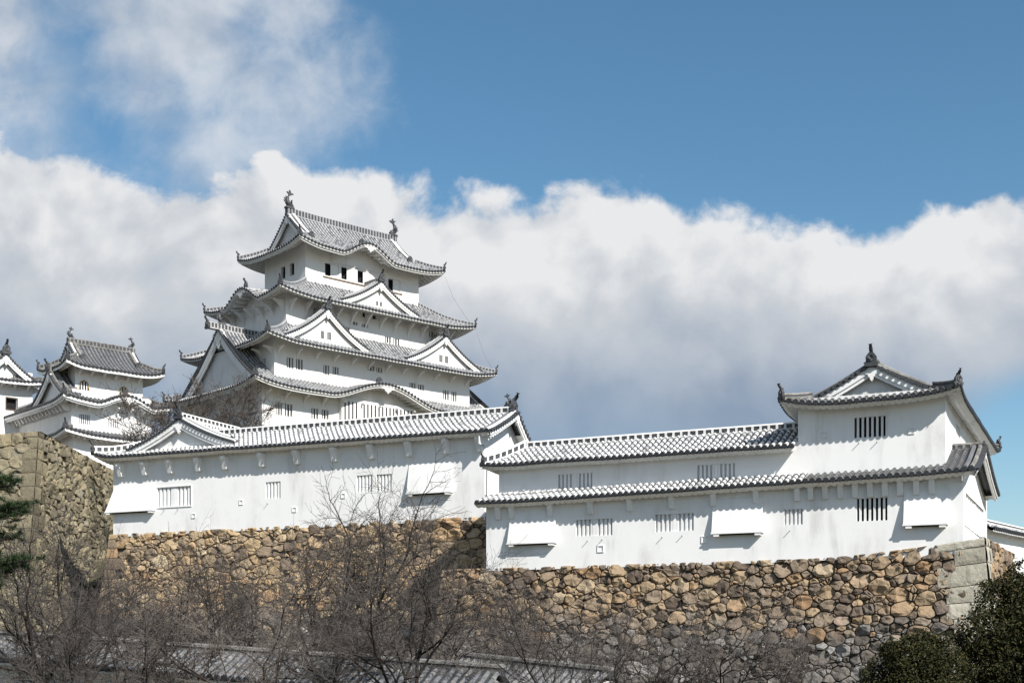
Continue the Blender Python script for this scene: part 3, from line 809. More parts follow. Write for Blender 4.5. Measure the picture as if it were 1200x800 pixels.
# wall under the corridor and corner turret
BT = 5.62
def topB(x): return BT + max(0, (x + 9) / 9) ** 1.5 * .75
HB = BT + EYE + .2
def batB(h): d = HB - h; return .16 * d + .012 * d * d           # foot stands out in front of the head
def fB(s, h, o):
    x = -33.5 + s; t = (topB(x) - BT) * h / HB
    ex = batB(h) * max(0, (x + 4) / 5) * .55
    return W(OB, AB, x + ex, .06 - batB(h) - o, h - EYE - .2 + t + .02)
def fBr(s, h, o): return W(OB, AB, 1.1 + batB(h) * .66 + o + s * .03, .06 - batB(h) + s, h - EYE - .2 + .95 * h / HB)
mb = MB(); mb.tint = []; LB = 34.6
cB = stones(LB, HB, .10, .52, 1.3, 5)
sp_ = quoins(mb, lambda s, h, o: fB(LB - s, h, o), fBr, HB, 'stone_q', rnd, .8, 1.15, 2.5, 1.9, .09)
stone_face(mb, under(cB, sp_, 'hi', LB, 0), fB, 'stone_b', rnd, .014, .095, .085, .18)
cBr = stones(14, HB, .2, .6, 1.2, 6); stone_face(mb, under(cBr, sp_, 'lo', 14, 1), fBr, 'stone_b', rnd)
backing(mb, fB, LB, HB); backing(mb, fBr, 14, HB)
mb.box(0, .01, 0, .01, -1, -.9, 'gap'); mb.tint += [(0, 0, 0)] * 8
tag(mb.build('stone_wall'), 'rubble stone wall with pale cut corner blocks under the long white building with the right-hand turret', 'stone wall')
# wall under the gabled storehouse
HA = 9.85 + EYE + .2
def batA(h): d = HA - h; return .14 * d + .010 * d * d
def fA(s, h, o): return W(OA, AB, -34.6 + s - batA(h) * .12 * max(0, 1 - s / 8), .06 - batA(h) - o, h - EYE - .2)
def fAl(s, h, o): return W(OA, AB, -34.6 - batA(h) * .12 - o, .06 - batA(h) + s, h - EYE - .2)
mb = MB(); mb.tint = []; LA = 41
cA = stones(LA, HA, .13, .60, 1.4, 8)
sp_ = quoins(mb, fA, fAl, HA, 'stone_a', rnd, .6, 1.0, 2.0, 1.0, .08)
stone_face(mb, under(cA, sp_, 'lo', LA, 0), fA, 'stone_a', rnd, .016, .09, .07, .2)
cAl = stones(10, HA, .25, .7, 1.3, 9); stone_face(mb, under(cAl, sp_, 'lo', 10, 1), fAl, 'stone_a', rnd)
backing(mb, fA, LA, HA); backing(mb, fAl, 10, HA)
tag(mb.build('stone_wall'), 'ochre stone wall under the white storehouse with the left gable, behind bare trees', 'stone wall')
# tall bastion at the left
HC = 18.8 + EYE
OC = Vector((-40.1, 112.0, 0))
def batC(h): d = HC - h; return .26 * d + .010 * d * d
def cC(h): return OC.x + batC(h) * .16, OC.y - batC(h)
def fCf(s, h, o): x, y = cC(h); return Vector((x - s * .93 - o * .35, y + s * .36 - o * .94, h))
def fCr(s, h, o): x, y = cC(h); return Vector((x + o, y + s * (1 + batC(h) / 26), h - s * .018))
mb = MB(); mb.tint = []
sp_ = quoins(mb, fCf, fCr, HC, 'stone_c', rnd, .9, 1.35, 2.7, 1.4, .06)
cf = stones(26, HC, .22, .8, 1.6, 21); stone_face(mb, under(cf, sp_, 'lo', 26, 0), fCf, 'stone_c', rnd, .018, .07, .05, .35)
cr = stones(30, HC, .2, .72, 1.2, 22); stone_face(mb, under(cr, sp_, 'lo', 30, 1), fCr, 'stone_c', rnd, .018, .075, .055, .3)
backing(mb, fCf, 26, HC); backing(mb, fCr, 30, HC)
k0 = len(mb.v); mb.poly([fCf(0, HC, -.3), fCr(30, HC, -.3), fCf(26, HC, -.3) + Vector((0, 30, 0)), fCf(26, HC, -.3)], 'gap'); mb.tint += [(0, 0, 0)] * (len(mb.v) - k0)
tag(mb.build('stone_wall'), 'tall sharp-cornered stone bastion of fitted blocks at the left edge', 'stone wall')
# bases under the two keeps
def base_stone(o, ang, hx, hy, z0, z1, label):
    mb = MB(); mb.tint = []; H = z1 - z0
    def bt(h): return .28 * (H - h) + .008 * (H - h) ** 2
    fs = [(lambda s, h, o_: W(o, ang, -hx - bt(h) + s * (1 + 2 * bt(h) / (2 * hx)), -hy - bt(h) - o_, z0 + h), 2 * hx),
          (lambda s, h, o_: W(o, ang, -hx - bt(h) - o_, -hy - bt(h) + s * (1 + 2 * bt(h) / (2 * hy)), z0 + h), 2 * hy),
          (lambda s, h, o_: W(o, ang, hx + bt(h) + o_, -hy - bt(h) + s * (1 + 2 * bt(h) / (2 * hy)), z0 + h), 2 * hy),
          (lambda s, h, o_: W(o, ang, -hx - bt(h) + s * (1 + 2 * bt(h) / (2 * hx)), hy + bt(h) + o_, z0 + h), 2 * hx)]
    for i, (f_, L) in enumerate(fs):
        if i < 2: stone_face(mb, stones(L, H, .5, 1.1, 1.4, 30 + i), f_, 'stone_c', rnd, .04, .12, .05, .6)
        backing(mb, f_, L, H, 4)
    tag(mb.build('stone_base'), label, 'stone wall')
base_stone(OK_, KA, 17.8, 9.0, 12, 24.0, 'stone base the great keep stands on, behind the storehouse roof')

# ------------------------------------------------------------------ the great keep
MB.zoff = 24.0
keep = empty('castle_keep', (OK_.x, OK_.y, 24 + EYE), KA, 'great white castle keep of stacked grey-tiled roofs, tallest building on the hill', 'castle keep')
KM = ('tile_dark', 'tile_pale', 'mortar_keep'); kp = 'keep_plaster'
kr = dict(wd=.32, h=.34, gap=.42, cap='tile_pale', pw=.35)
ka = dict(sp=.50, r=.12, seg=.5, collar=.5, mats=KM, fascia=kp, hipargs=kr, rafters=.62, fh=.13)
def holes_front(root, y, lst, bars=2, mat=kp, back='dark', **kw):
    for h in lst: window(root, 'f', y, h, bars, mat, back, groups=1, **kw)
H5 = [(-5.87, -3.85, 46.25, 47.8), (-3.46, -1.4, 46.27, 47.8), (-1.01, 1.09, 46.3, 47.82), (3.78, 5.69, 46.2, 47.72)]
L5 = [(-2.1, -1.1, 46.3, 47.8), (-.1, .9, 46.3, 47.8)]
wall_box(keep, -8.7, 8.7, -4.6, 4.6, 43, 50.2, kp, {'f': H5, 'l': L5})
for h in H5: window(keep, 'f', -4.6, h, 0, kp, half=True, depth=.5)
for h in L5: window(keep, 'l', -8.7, h, 0, kp, depth=.5)
mbx = MB(); mbx.box(-6.2, 6.0, -4.68, -4.59, 45.95, 46.12, 'wood'); mbx.build('window_rail', keep)
H4 = [(-4.4, -3.5, 38.9, 39.9), (1.88, 2.82, 38.5, 39.7), (3.22, 4.17, 38.45, 39.7), (-1.53, .56, 41.55, 42.1), (-3.2, -2.3, 40.35, 40.75), (-1.66, -.75, 40.3, 40.7), (9.0, 10.2, 40.8, 41.5)]
wall_box(keep, -12.6, 12.6, -6.4, 6.4, 38, 43.2, kp, {'f': H4}); holes_front(keep, -6.4, H4)
H3 = [(-13.24, -12.3, 33.4, 34.66), (-11.94, -10.99, 33.4, 34.66), (-8.09, -7.23, 33.35, 34.5), (-6.74, -5.87, 33.6, 34.5), (-1.55, -.52, 34.8, 35.45), (-.25, .66, 34.75, 35.4), (4.95, 5.91, 33.5, 34.2), (6.32, 7.29, 33.45, 34.15),
      (10.38, 11.38, 32.74, 34.0), (11.81, 12.68, 32.7, 34.0)]
L3 = [(-5.6, -4.6, 33.5, 34.6), (-3.6, -2.6, 33.5, 34.6)]
wall_box(keep, -14.9, 14.9, -7.5, 7.5, 32.0, 37.2, kp, {'f': H3, 'l': L3}); holes_front(keep, -7.5, H3)
for h in L3: window(keep, 'l', -14.9, h, 2, kp, groups=1)
H2 = [(-15.26, -14.5, 27.5, 28.95), (-14.11, -13.1, 27.5, 28.95), (-10.46, -9.5, 27.65, 28.9), (-9.01, -8.04, 27.8, 28.9)]
wall_box(keep, -17.2, 17.2, -8.5, 8.5, 24, 31.4, kp, {'f': H2}); holes_front(keep, -8.5, H2)
# latticed bay under the arched eave
mbx = MB(); mbx.box(-6.6, 4.4, -9.15, -8.48, 25.6, 30.55, kp); bay = mbx.build('lattice_bay', keep)
mbx = MB()
for i in range(19):
    if i in (4,): continue
    x = -6.2 + i * .56; mbx.box(x, x + .17, -9.2, -9.148, 27.6, 30.2, 'dark')
mbx.build('lattice_gap', bay)
r5 = Roof(-11.2, 11.2, -7.1, 7.1, 48.85, 5.5, 7.1, gl=2.8, gr=2.8, wl=7.1, wr=7.1, lift=.75, kara=[('f', -.8, 4.2, 1.75, 5)], curve=.42)
o5 = r5.build(keep, over=2.5, ft=.2, **ka)
kara_panel(o5, r5, 'f', -.8, 4.2, 1.75, wall_d=2.4)
ridge(o5, [(-8.5, 0, 54.3), (-4, 0, 54.22), (4, 0, 54.22), (8.5, 0, 54.3)], wd=.5, h=.75, gap=.45, cap='tile_pale', pw=.35)
for x, d in ((-8.1, 1), (8.1, -1)): shachi(o5, (x, 0, 55.15), (d, 0), 2.2)
for sx in (-1, 1):
    for sy in (-1, 1):
        pts = [(sx * 7.6, sy * (7.1 - w_), r5.z(sx * 7.6, sy * (7.1 - w_)) + .05) for w_ in (6.9, 5, 3.8, 2.9)]
        ridge(o5, pts, wd=.28, h=.28, gap=.42, posts=False, name='verge_ridge'); oni(o5, pts[-1], (0, sy), .75, horn=False)
    yy_ = [-4.2 + 8.4 * i / 16 for i in range(17)]
    gable_face(o5, [(y, 48.85 + 5.5 * r5.prof((7.1 - abs(y)) / 7.1)) for y in yy_], (lambda u_, z_, q: (-8.4 - q, u_, z_)) if sx < 0 else (lambda u_, z_, q: (8.4 + q, u_, z_)),
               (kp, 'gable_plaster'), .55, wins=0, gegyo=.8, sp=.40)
oni(o5, (-.8, -5.2, r5.z(-.8, -5.2) + .1), (0, -1), .8, horn=False)
r4 = Roof(-15, 15, -8.8, 8.8, 41.95, 3.1, 4.2, gl=6.3, gr=6.3, lift=.75, kara=[('l', 0, 4.3, 1.9, 6)])
o4 = r4.build(keep, over=2.4, ft=.1, **ka); kara_panel(o4, r4, 'l', 0, 4.3, 1.9, wall_d=2.3)
oni(o4, (-14.2, 0, r4.z(-14.2, 0) + .1), (-1, 0), .75)
dk = dict(sp=.44, r=.11, seg=.5, mats=KM, gmats=(kp, kp), ridgeargs=dict(cap='mortar_keep', pw=.35), onis=.8, verge='tile_pale')
dormer(o4, r4, .2, 5.9, 42.75, 3.25, -7.9, -4.6, wins=2, winh=.55, barge=.55, recess=.45, **dk)
r3 = Roof(-17.5, 17.5, -10.1, 10.1, 35.95, 2.9, 3.7, gl=4.9, gr=4.9, lift=.75)
o3 = r3.build(keep, over=2.6, **ka)
dormer(o3, r3, -8.6, 6.0, 36.85, 4.0, -9.2, -6.4, wins=2, winh=.9, barge=.55, recess=.45, **dk)
dormer(o3, r3, 9.5, 6.4, 36.75, 3.8, -9.2, -6.4, wins=2, winh=.9, barge=.55, recess=.45, **dk)
r2 = Roof(-19.5, 19.5, -10.8, 10.8, 30.5, 8.1, 10.8, gl=1.6, gr=1.6, wl=10.8, wr=10.8, lift=.8, kara=[('f', -.9, 8.2, 2.15, 6)], curve=.45)
o2 = r2.build(keep, over=2.3, ft=.22, **ka); kara_panel(o2, r2, 'f', -.9, 8.2, 2.0, wall_d=2.2)
oni(o2, (-.9, -9.0, r2.z(-.9, -9.0) + .1), (0, -1), .9, horn=False)
ridge(o2, [(-19.3, 0, 38.5), (-14, 0, 38.4), (14, 0, 38.4), (19.3, 0, 38.5)], wd=.5, h=.6, gap=.45, cap='mortar_keep', pw=.35)
shachi(o2, (-17.6, 0, 39.2), (1, 0), 1.9); oni(o2, (-19.4, 0, 38.5), (-1, 0), .8)
for sx in (-1, 1):
    yy_ = [-9.2 + 18.4 * i / 20 for i in range(21)]
    gable_face(o2, [(y, 30.5 + 8.1 * r2.prof((10.8 - abs(y)) / 10.8)) for y in yy_], (lambda u_, z_, q: (-17.9 - q, u_, z_)) if sx < 0 else (lambda u_, z_, q: (17.9 + q, u_, z_)),
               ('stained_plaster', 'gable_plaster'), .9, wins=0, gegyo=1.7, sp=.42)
# eave brackets of the keep
for wx, wy, zt, drop, out, xs, nm in ((12.6, 6.4, 41.75, 1.5, 1.5, 2.2, 0), (14.9, 7.5, 35.7, .8, 1.2, 2.6, 1), (17.2, 8.5, 30.2, .9, 1.2, 2.6, 2)):
    mbx = MB(); x = -wx + .5
    while x < wx: bracket(keep, 'f', -wy, x, zt, drop, out, .10, kp, slim=True); x += xs
    y = -wy + .5 + (99 if nm == 2 else 0)
    while y < wy: bracket(keep, 'l', -wx, y, zt, drop, out, .10, kp, slim=True); y += xs
    pass
# lightning wire hanging off the right-hand eaves
mbx = MB()
mbx.tube([(11.0, -7.2, 48.7), (11.9, -7.8, 46.0), (13.6, -8.6, 43.4), (14.9, -8.95, 42.2)], .013, 4, 'metal')
mbx.tube([(14.9, -8.95, 41.8), (15.8, -9.4, 39.0), (17.3, -10.2, 36.2)], .013, 4, 'metal'); mbx.build('wire', keep)

# ------------------------------------------------------------------ the small keep and its neighbours
def small_tower(name, o, base, label, cat, upper, zu, eu, ru, lower, zl, el, rl, third=None, ridge_h=.45, pl='plaster', ang=KA, kara=None, wu=(), wl_=(), mats=('tile_dark', 'tile', 'mortar_dirty'), shh=1.25):
    MB.zoff = base
    t = empty(name, (o.x, o.y, base + EYE), ang, label, cat)
    ha = dict(wd=.28, h=.28, gap=.42, cap='mortar_dirty', pw=.35)
    a = dict(sp=.44, r=.11, seg=.5, collar=.3, mats=mats, fascia=pl, hipargs=ha, rafters=.6, onis=.9)
    wall_box(t, *upper, zl, zu + .9, pl, {'f': [h for h in wu]})
    wall_box(t, *lower, base, zl + .5, pl, {'f': [h for h in wl_]})
    ex = (upper[0] - eu, upper[1] + eu, upper[2] - eu, upper[3] + eu); W_ = (ex[3] - ex[2]) / 2
    r1 = Roof(*ex, zu, ru, W_, gl=eu + .1, gr=eu + .1, wl=W_, wr=W_, lift=.55, curve=.4); o1 = r1.build(t, over=eu, **a)
    ym = (ex[2] + ex[3]) / 2; xa, xb = ex[0] + eu, ex[1] - eu
    ridge(o1, [(xa, ym, zu + ru - .05), (xb, ym, zu + ru - .05)], wd=.42, h=ridge_h, gap=.42, cap='mortar_dirty', pw=.35)
    shachi(o1, (xa + .35, ym, zu + ru + ridge_h), (1, 0), shh); shachi(o1, (xb - .35, ym, zu + ru + ridge_h), (-1, 0), shh)
    yw = W_ * (1 - (eu + .1) / W_)
    for sx in (-1, 1):
        gable_face(o1, [(ym - yw + 2 * yw * i / 12, zu + ru * r1.prof((W_ - abs(-yw + 2 * yw * i / 12)) / W_)) for i in range(13)],
                   (lambda u_, z_, q: (xa + .1 - eu * 0 - q, u_, z_)) if sx < 0 else (lambda u_, z_, q: (xb - .1 + q, u_, z_)), (pl, pl), .4, gegyo=.5, sp=.40)
    for sx in (xa + .7, xb - .7):
        pts = [(sx, ex[2] + w_, r1.z(sx, ex[2] + w_) + .05) for w_ in (W_ - .2, W_ * .6, W_ * .4)]
        ridge(o1, pts, wd=.26, h=.22, gap=.4, cap='mortar_dirty', posts=False, name='verge_ridge'); oni(o1, pts[-1], (0, -1), .6, horn=False)
    mbx = MB(); x = upper[0] + .4
    while x < upper[1]: bracket(t, 'f', upper[2], x, zu - .05, .75, eu * .6, .11, pl, slim=True); x += 1.35
    pass
    ey = (lower[0] - el, lower[1] + el, lower[2] - el, lower[3] + el)
    r2_ = Roof(*ey, zl - .9, rl, upper[2] - ey[2], gl=upper[0] - ey[0], gr=ey[1] - upper[1], wb=max(.5, ey[3] - upper[3]), lift=.55, kara=kara or [])
    o2_ = r2_.build(t, over=el, ft=.18 if kara else 0, **a)
    if kara:
        kara_panel(o2_, r2_, 'f', kara[0][1], kara[0][2], kara[0][3], pl, wall_d=el - .05); oni(o2_, (kara[0][1], ey[2] + .9, r2_.z(kara[0][1], ey[2] + .9) + .1), (0, -1), .6, horn=False)
    mbx = MB(); x = lower[0] + .4
    while x < lower[1]: bracket(t, 'f', lower[2], x, zl - 1.0, .7, el * .6, .11, pl, slim=True); x += 1.5
    y = lower[2] + .4
    while y < lower[3]: bracket(t, 'l', lower[0], y, zl - 1.0, .8, el * .7, .14, pl); y += .9
    pass
    if third:
        rect, ov, ze, rs, up = third
        ez = (rect[0] - ov, rect[1] + ov, rect[2] - ov, rect[3] + ov)
        r3_ = Roof(*ez, ze, rs, lower[2] - ez[2], gl=lower[0] - ez[0], gr=ez[1] - lower[1], wb=max(.5, ez[3] - lower[3]), lift=.5); r3_.build(t, over=ov, **a)
        wall_box(t, *rect, base - 3, ze + .4, pl)
    return t, r1, o1, r2_, o2_
WU = [(-3.57, -2.25, 27.75, 28.95), (1.0, 2.2, 27.75, 28.9)]; WL = [(-3.9, -2.75, 24.1, 25.15), (-.7, .4, 24.1, 25.1)]
dt, d1, do1, d2, do2 = small_tower('small_keep', OD, 20.5, 'small white keep with arched lower eave and bell-shaped windows, left of the great keep', 'castle keep', (-3.85, 3.85, -2.0, 2.0), 30.15, 1.75, 3.1, (-4.75, 4.3, -3.1, 19), 27.2, 1.6, 1.35,
    ((-5.2, 4.6, -4.4, 7.5), 1.5, 22.6, .9, None), kara=[('f', .9, 3.6, 1.15, 4)], wl_=WL)
for h in WU: bell_window(dt, -2.0, h[0], h[1], h[2] - .1, h[3] + .05)
for h in WL: window(dt, 'f', -3.1, h, 5, 'plaster', 'dark', groups=1)
dormer(do2, d2, 0, 4.6, 26.6, 3.3, -5.9, -3.8, wins=0, barge=.5, side='l', mats=('tile_dark', 'tile', 'mortar_dirty'), ridgeargs=dict(cap='mortar_dirty', pw=.35), onis=.7, verge='mortar_dirty', sp=.44)
# tower cut by the left edge
OE, _ = frame(38, 150, KA); WE = [(-3.0, -1.75, 27.3, 28.6)]
et, e1, eo1, e2, eo2 = small_tower('corner_tower', OE, 21, 'white tower with front gable and dark window, cut by the left edge', 'tower', (-17, -10.5, 2, 7), 33.5, 1.4, 2.6, (-19, 0, 0, 9), 31.2, 1.4, 1.7, wl_=WE)
window(et, 'f', 0, WE[0], 0, 'plaster', depth=.5, frame='wood', sill=True)
dormer(eo2, e2, -3.4, 4.0, 30.4, 2.9, -1.0, 2, wins=0, barge=.55, mats=('tile_dark', 'tile', 'mortar_dirty'), ridgeargs=dict(cap='mortar_dirty'), onis=.9, verge='mortar_dirty')

# ------------------------------------------------------------------ the long storehouse with the left gable
MB.zoff = 9.8
A = empty('storehouse', (OA.x, OA.y, 9.8 + EYE), AB, 'long white plastered storehouse with gable at its left end, in front of the keep', 'storehouse')
WM = ('tile_dark', 'tile', 'mortar')
wa = dict(sp=.44, r=.115, seg=.60, collar=.52, mats=WM, fascia='plaster', fh=.16, scallop=True, hipargs=dict(wd=.34, h=.40, gap=.5, pw=.32))
HAw = [(-29.6, -26.2, 11.85, 13.42), (-19.0, -17.6, 12.0, 13.3), (-10.72, -9.38, 12.1, 13.35), (-9.0, -7.7, 12.05, 13.32)]
wall_box(A, -34.2, 0, 0, 5.6, 9.6, 16.2, 'plaster', {'f': HAw})
for h, b, g in zip(HAw, (8, 4, 4, 4), (2, 1, 1, 1)): window(A, 'f', 0, h, b, 'plaster', 'shut', groups=g, sill=(b == 8), depth=.15)
drop_box(A, -33.95, -29.8, 13.85, 11.65, .42, 0, left_flare=.75)
drop_box(A, -6.2, -2.6, 13.9, 11.75, .42, 0)
for s_, z_ in ((-25.94, 11.0), (-21.3, 11.85), (-16.3, 11.05), (-11.9, 11.9)): loophole(A, 'f', 0, s_, z_)
for s_, z_ in ((-28.9, 11.55), (-27.5, 11.55), (-18.8, 11.6)):
    mbx = MB(); mbx.box(s_, s_ + .03, -.22, .01, z_, z_ + .03, 'metal'); mbx.build('iron_hook', A)
mbx = MB()
for x in (-33.2, -30.69, -28.08, -25.26, -22.67, -19.17, -15.92, -12.53, -9.31, -6.1, -2.97, -.3): bracket(A, 'f', 0, x, 15.5, 1.0, .72, .19)
pass
ra = Roof(-35.7, .85, -1.0, 6.3, 15.80, 2.08, 4.725, wb=2.575, gl=4.5, gr=0, lift=.5, tilt=-.007, curve=.25, liftsides='l')
oa = ra.build(A, over=1.0, sides='fbl', **wa)
ridge(oa, [(-27, 3.72, 18.0), (-14, 3.72, 17.9), (.5, 3.72, 17.83)], wd=.40, h=.38, gap=.55, pw=.28)
dormer(oa, ra, -27.7, 5.4, 16.75, 2.25, .35, 8.2, sp=.44, r=.115, seg=.42, mats=WM, wins=0, barge=.6, gegyo=.62, curve=.35, ridgeargs=dict(wd=.36, h=.32, gap=.5, pw=.3), onis=.75, recess=.4)
yy_ = [-1.0 + 4.725 * i / 8 for i in range(8)] + [3.725 + 2.575 * i / 6 for i in range(7)]
gable_face(oa, [(y, ra.z(.85, y)) for y in yy_], lambda u_, z_, q: (.85 + q, u_, z_), ('plaster', 'plaster'), .38, recess=.83, gegyo=.6, sp=.42, floor=15.2)
oni(oa, (.6, 3.72, 17.85), (1, 0), .9); shachi(oa, (.1, 3.72, 18.3), (-1, 0), 1.0)

# ------------------------------------------------------------------ the two-storey corridor
MB.zoff = 5.6
Bc = empty('corridor_building', W(OB, AB, -30.1, 0, 5.6), AB, 'long low white corridor building with two tiers of tiled eaves, between storehouse and turret', 'corridor building')
bx = Bc
def shift(root, dx, dy=0):
    """move a building's parts so that they stay put under a shifted base"""
    for o in root.children: o.location = (dx, dy, 0)
wb = dict(sp=.40, r=.115, seg=.55, collar=.52, mats=WM, fascia='plaster', fh=.14, scallop=True, hipargs=dict(wd=.34, h=.38, gap=.5, pw=.32))
HBl = [(-23.69, -21.2, 7.5, 8.55), (-18.34, -15.85, 7.58, 8.65), (-10.23, -9.12, 7.68, 8.6)]
wall_box(bx, -30.1, -9.0, 0, 7, 5.45, 10.35, 'plaster', {'f': HBl})
for h, b, g in zip(HBl, (8, 8, 4), (2, 2, 1)): window(bx, 'f', 0, h, b, 'plaster', 'shut', groups=g, depth=.15)
HBu = [(-25.32, -22.92, 10.62, 11.66), (-15.9, -13.5, 10.68, 11.71)]
wall_box(bx, -29.6, -9.6, .9, 6.3, 10.0, 12.75, 'plaster', {'f': HBu})
for h in HBu: window(bx, 'f', .9, h, 8, 'plaster', 'shut', groups=2, depth=.15)
drop_box(bx, -28.3, -25.05, 9.2, 7.2, .40, 0, left_flare=.1); drop_box(bx, -14.6, -11.5, 9.4, 7.35, .42, 0)
for s_, z_ in ((-27.77, 10.95), (-19.55, 11.0)): loophole(bx, 'f', .9, s_, z_)
for s_, z_ in ((-21.99, 6.65), (-15.14, 7.0)): loophole(bx, 'f', 0, s_, z_, .22)
for s_, z_ in ((-22.9, 7.15), (-21.9, 7.2), (-17.9, 7.2), (-16.6, 7.25), (-9.9, 7.3)):
    mbx = MB(); mbx.box(s_, s_ + .03, -.22, .01, z_, z_ + .03, 'metal'); mbx.build('iron_hook', bx)
mbx = MB()
for x in (-29.15, -28.16, -25.42, -22.63, -19.97, -17.22, -14.54, -11.89, -9.4): bracket(Bc, 'f', 0, x, 9.6 + (x + 30) * .0135, .8, .40, .16)
pass
mbx = MB(); mbx.tube([(-30.35, .6, 12.4), (-30.35, .5, 5.0), (-30.35, -1.4, -2.5)], .035, 5, 'metal'); mbx.build('drain_pipe', bx)
rp = Roof(-30.6, -9.0, -.8, 12, 10.22, .75, 1.7, wb=9, lift=.12, tilt=.0135, curve=.2, liftsides='l'); rp.build(bx, sides='f', over=.8, hips=False, **wb)
ru = Roof(-30.6, -9.62, .05, 6.95, 12.40, 1.64, 3.45, gl=1.8, gr=0, wl=3.4, lift=.15, curve=.2, liftsides='l')
ru = Roof(-30.6, -9.62, .05, 6.95, 12.40, 1.64, 3.45, gl=1.8, wl=1.8, gr=0, lift=.15, curve=.2, liftsides='l')
ob = ru.build(bx, sides='fbl', over=.75, onis=.6, **wb)
ridge(ob, [(-28.9, 3.55, 13.98), (-9.65, 3.55, 13.98)], wd=.40, h=.34, gap=.52, pw=.28)
shift(Bc, 30.1)

# ------------------------------------------------------------------ the corner turret
Tu = empty('corner_turret', W(OB, AB, -9.0, 0, 5.6), AB, 'white corner turret with front gable over lattice windows, above the pale corner stones', 'turret')
DM = ('tile_dark', 'tile_dark', 'mortar_dirty')
wt = dict(sp=.40, r=.12, seg=.46, collar=.34, mats=DM, fascia='plaster', fh=.14, scallop=True, hipargs=dict(wd=.30, h=.20, gap=.45, cap='mortar_dirty', posts=False))
HTl = [(-5.95, -4.2, 7.72, 9.05)]; HTr = [(.8, 11.5, 7.4, 9.2)]
wall_box(Tu, -9.0, 0, 0, 14, 5.5, 10.35, 'plaster', {'f': HTl, 'r': HTr}); window(Tu, 'f', 0, HTl[0], 6, 'plaster', 'dark', groups=1, depth=.3)
window(Tu, 'r', 0, HTr[0], 9, 'plaster', 'plaster', groups=2, depth=.12, frame='plaster', sill=True)
HTu = [(-6.26, -4.45, 12.75, 13.95)]; HTur = [(6.0, 8.5, 13.0, 14.1)]
wall_box(Tu, -9.6, -1.08, .9, 24.9, 10.2, 15.3, 'plaster', {'f': HTu, 'r': HTur}); window(Tu, 'f', .9, HTu[0], 6, 'plaster', 'dark', groups=1, depth=.3)
window(Tu, 'r', -1.08, HTur[0], 5, 'plaster', 'shut', groups=1, depth=.2)
drop_box(Tu, -3.25, -.85, 9.3, 7.4, .40, 0)
mbx = MB()   # hood over the drop slot at the foot of the side wall
mbx.hull([(-.02, .9, 7.0), (.62, .9, 6.35), (.62, .9, 6.2), (-.02, .9, 6.2)], [(-.02, 7.2, 7.0), (.62, 7.2, 6.35), (.62, 7.2, 6.2), (-.02, 7.2, 6.2)], 'plaster')
mbx.box(-.02, .5, 1.0, 7.1, 5.7, 6.19, 'dark'); mbx.build('stone_drop_box', Tu)
for s_, z_ in ((-8.02, 13.05), (-2.98, 12.95)): loophole(Tu, 'f', .9, s_, z_)
for s_, z_ in ((-6.0, 12.4), (-4.95, 12.4)):
    mbx = MB(); mbx.box(s_, s_ + .03, .68, .91, z_, z_ + .03, 'metal'); mbx.build('iron_hook', Tu)
mbx = MB()
for x in (-8.6, -7.75, -6.85, -6.0, -5.15, -4.3, -3.45, -2.55, -1.7): bracket(Tu, 'f', 0, x, 9.95, .85, .40, .16)
pass
rl = Roof(-9.0, .72, -.8, 13, 10.22, 2.05, 5.1, wb=8.7, lift=.1, tilt=.0135, curve=.2, liftsides='r'); ol = rl.build(Tu, sides='fb', over=.8, hips=False, **wt)
yy_ = [-.8 + 5.1 * i / 8 for i in range(8)] + [4.3 + 8.7 * i / 10 for i in range(11)]
gable_face(ol, [(y, rl.z(.72, y)) for y in yy_], lambda u_, z_, q: (.72 + q, u_, z_), ('plaster', 'plaster'), .32, recess=.71, gegyo=.5, sp=.40, floor=10.0, verge='mortar_dirty')
ridge(ol, [(-1.05, 4.3, 12.16), (.66, 4.3, 12.16)], wd=.36, h=.28, gap=.42, cap='mortar_dirty', pw=.35); oni(ol, (.70, 4.3, 12.2), (1, 0), .42, horn=False)
XF = Matrix(((0, -1, 0, 0), (1, 0, 0, 0), (0, 0, 1, 0), (0, 0, 0, 1)))
rt = Roof(-.2, 26.0, .15, 10.5, 14.72, 2.45, 5.175, gl=1.6, gr=1.35, wl=5.175, wr=5.175, lift=.5, curve=.3, D=4.0, xf=XF)
ot = rt.build(Tu, over=1.1, rafters=0, onis=.85, **wt)
uu_ = [-10.5 + 10.35 * .13 + 10.35 * .74 * i / 14 for i in range(15)]
for f_ in (0, 1):
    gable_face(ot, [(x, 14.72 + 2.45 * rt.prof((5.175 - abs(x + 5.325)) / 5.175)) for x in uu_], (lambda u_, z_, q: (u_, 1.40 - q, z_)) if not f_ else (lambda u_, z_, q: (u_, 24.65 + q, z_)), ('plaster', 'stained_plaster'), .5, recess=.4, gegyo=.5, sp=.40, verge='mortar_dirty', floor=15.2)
ridge(ot, [(-5.325, 1.25, 17.1), (-5.325, 24.7, 17.1)], wd=.42, h=.45, gap=.45, cap='mortar_dirty', pw=.35)
oni(ot, (-5.325, 1.2, 17.15), (0, -1), .7)
for sg in (-1, 1):
    pts = [(-5.325 + sg * k, 1.9, 14.72 + 2.45 * rt.prof((5.175 - k) / 5.175) + .05) for k in (.4, 1.5, 2.6, 3.6)]
    ridge(ot, pts, wd=.26, h=.2, gap=.4, cap='mortar_dirty', posts=False, name='verge_ridge')
shift(Tu, 9.0)

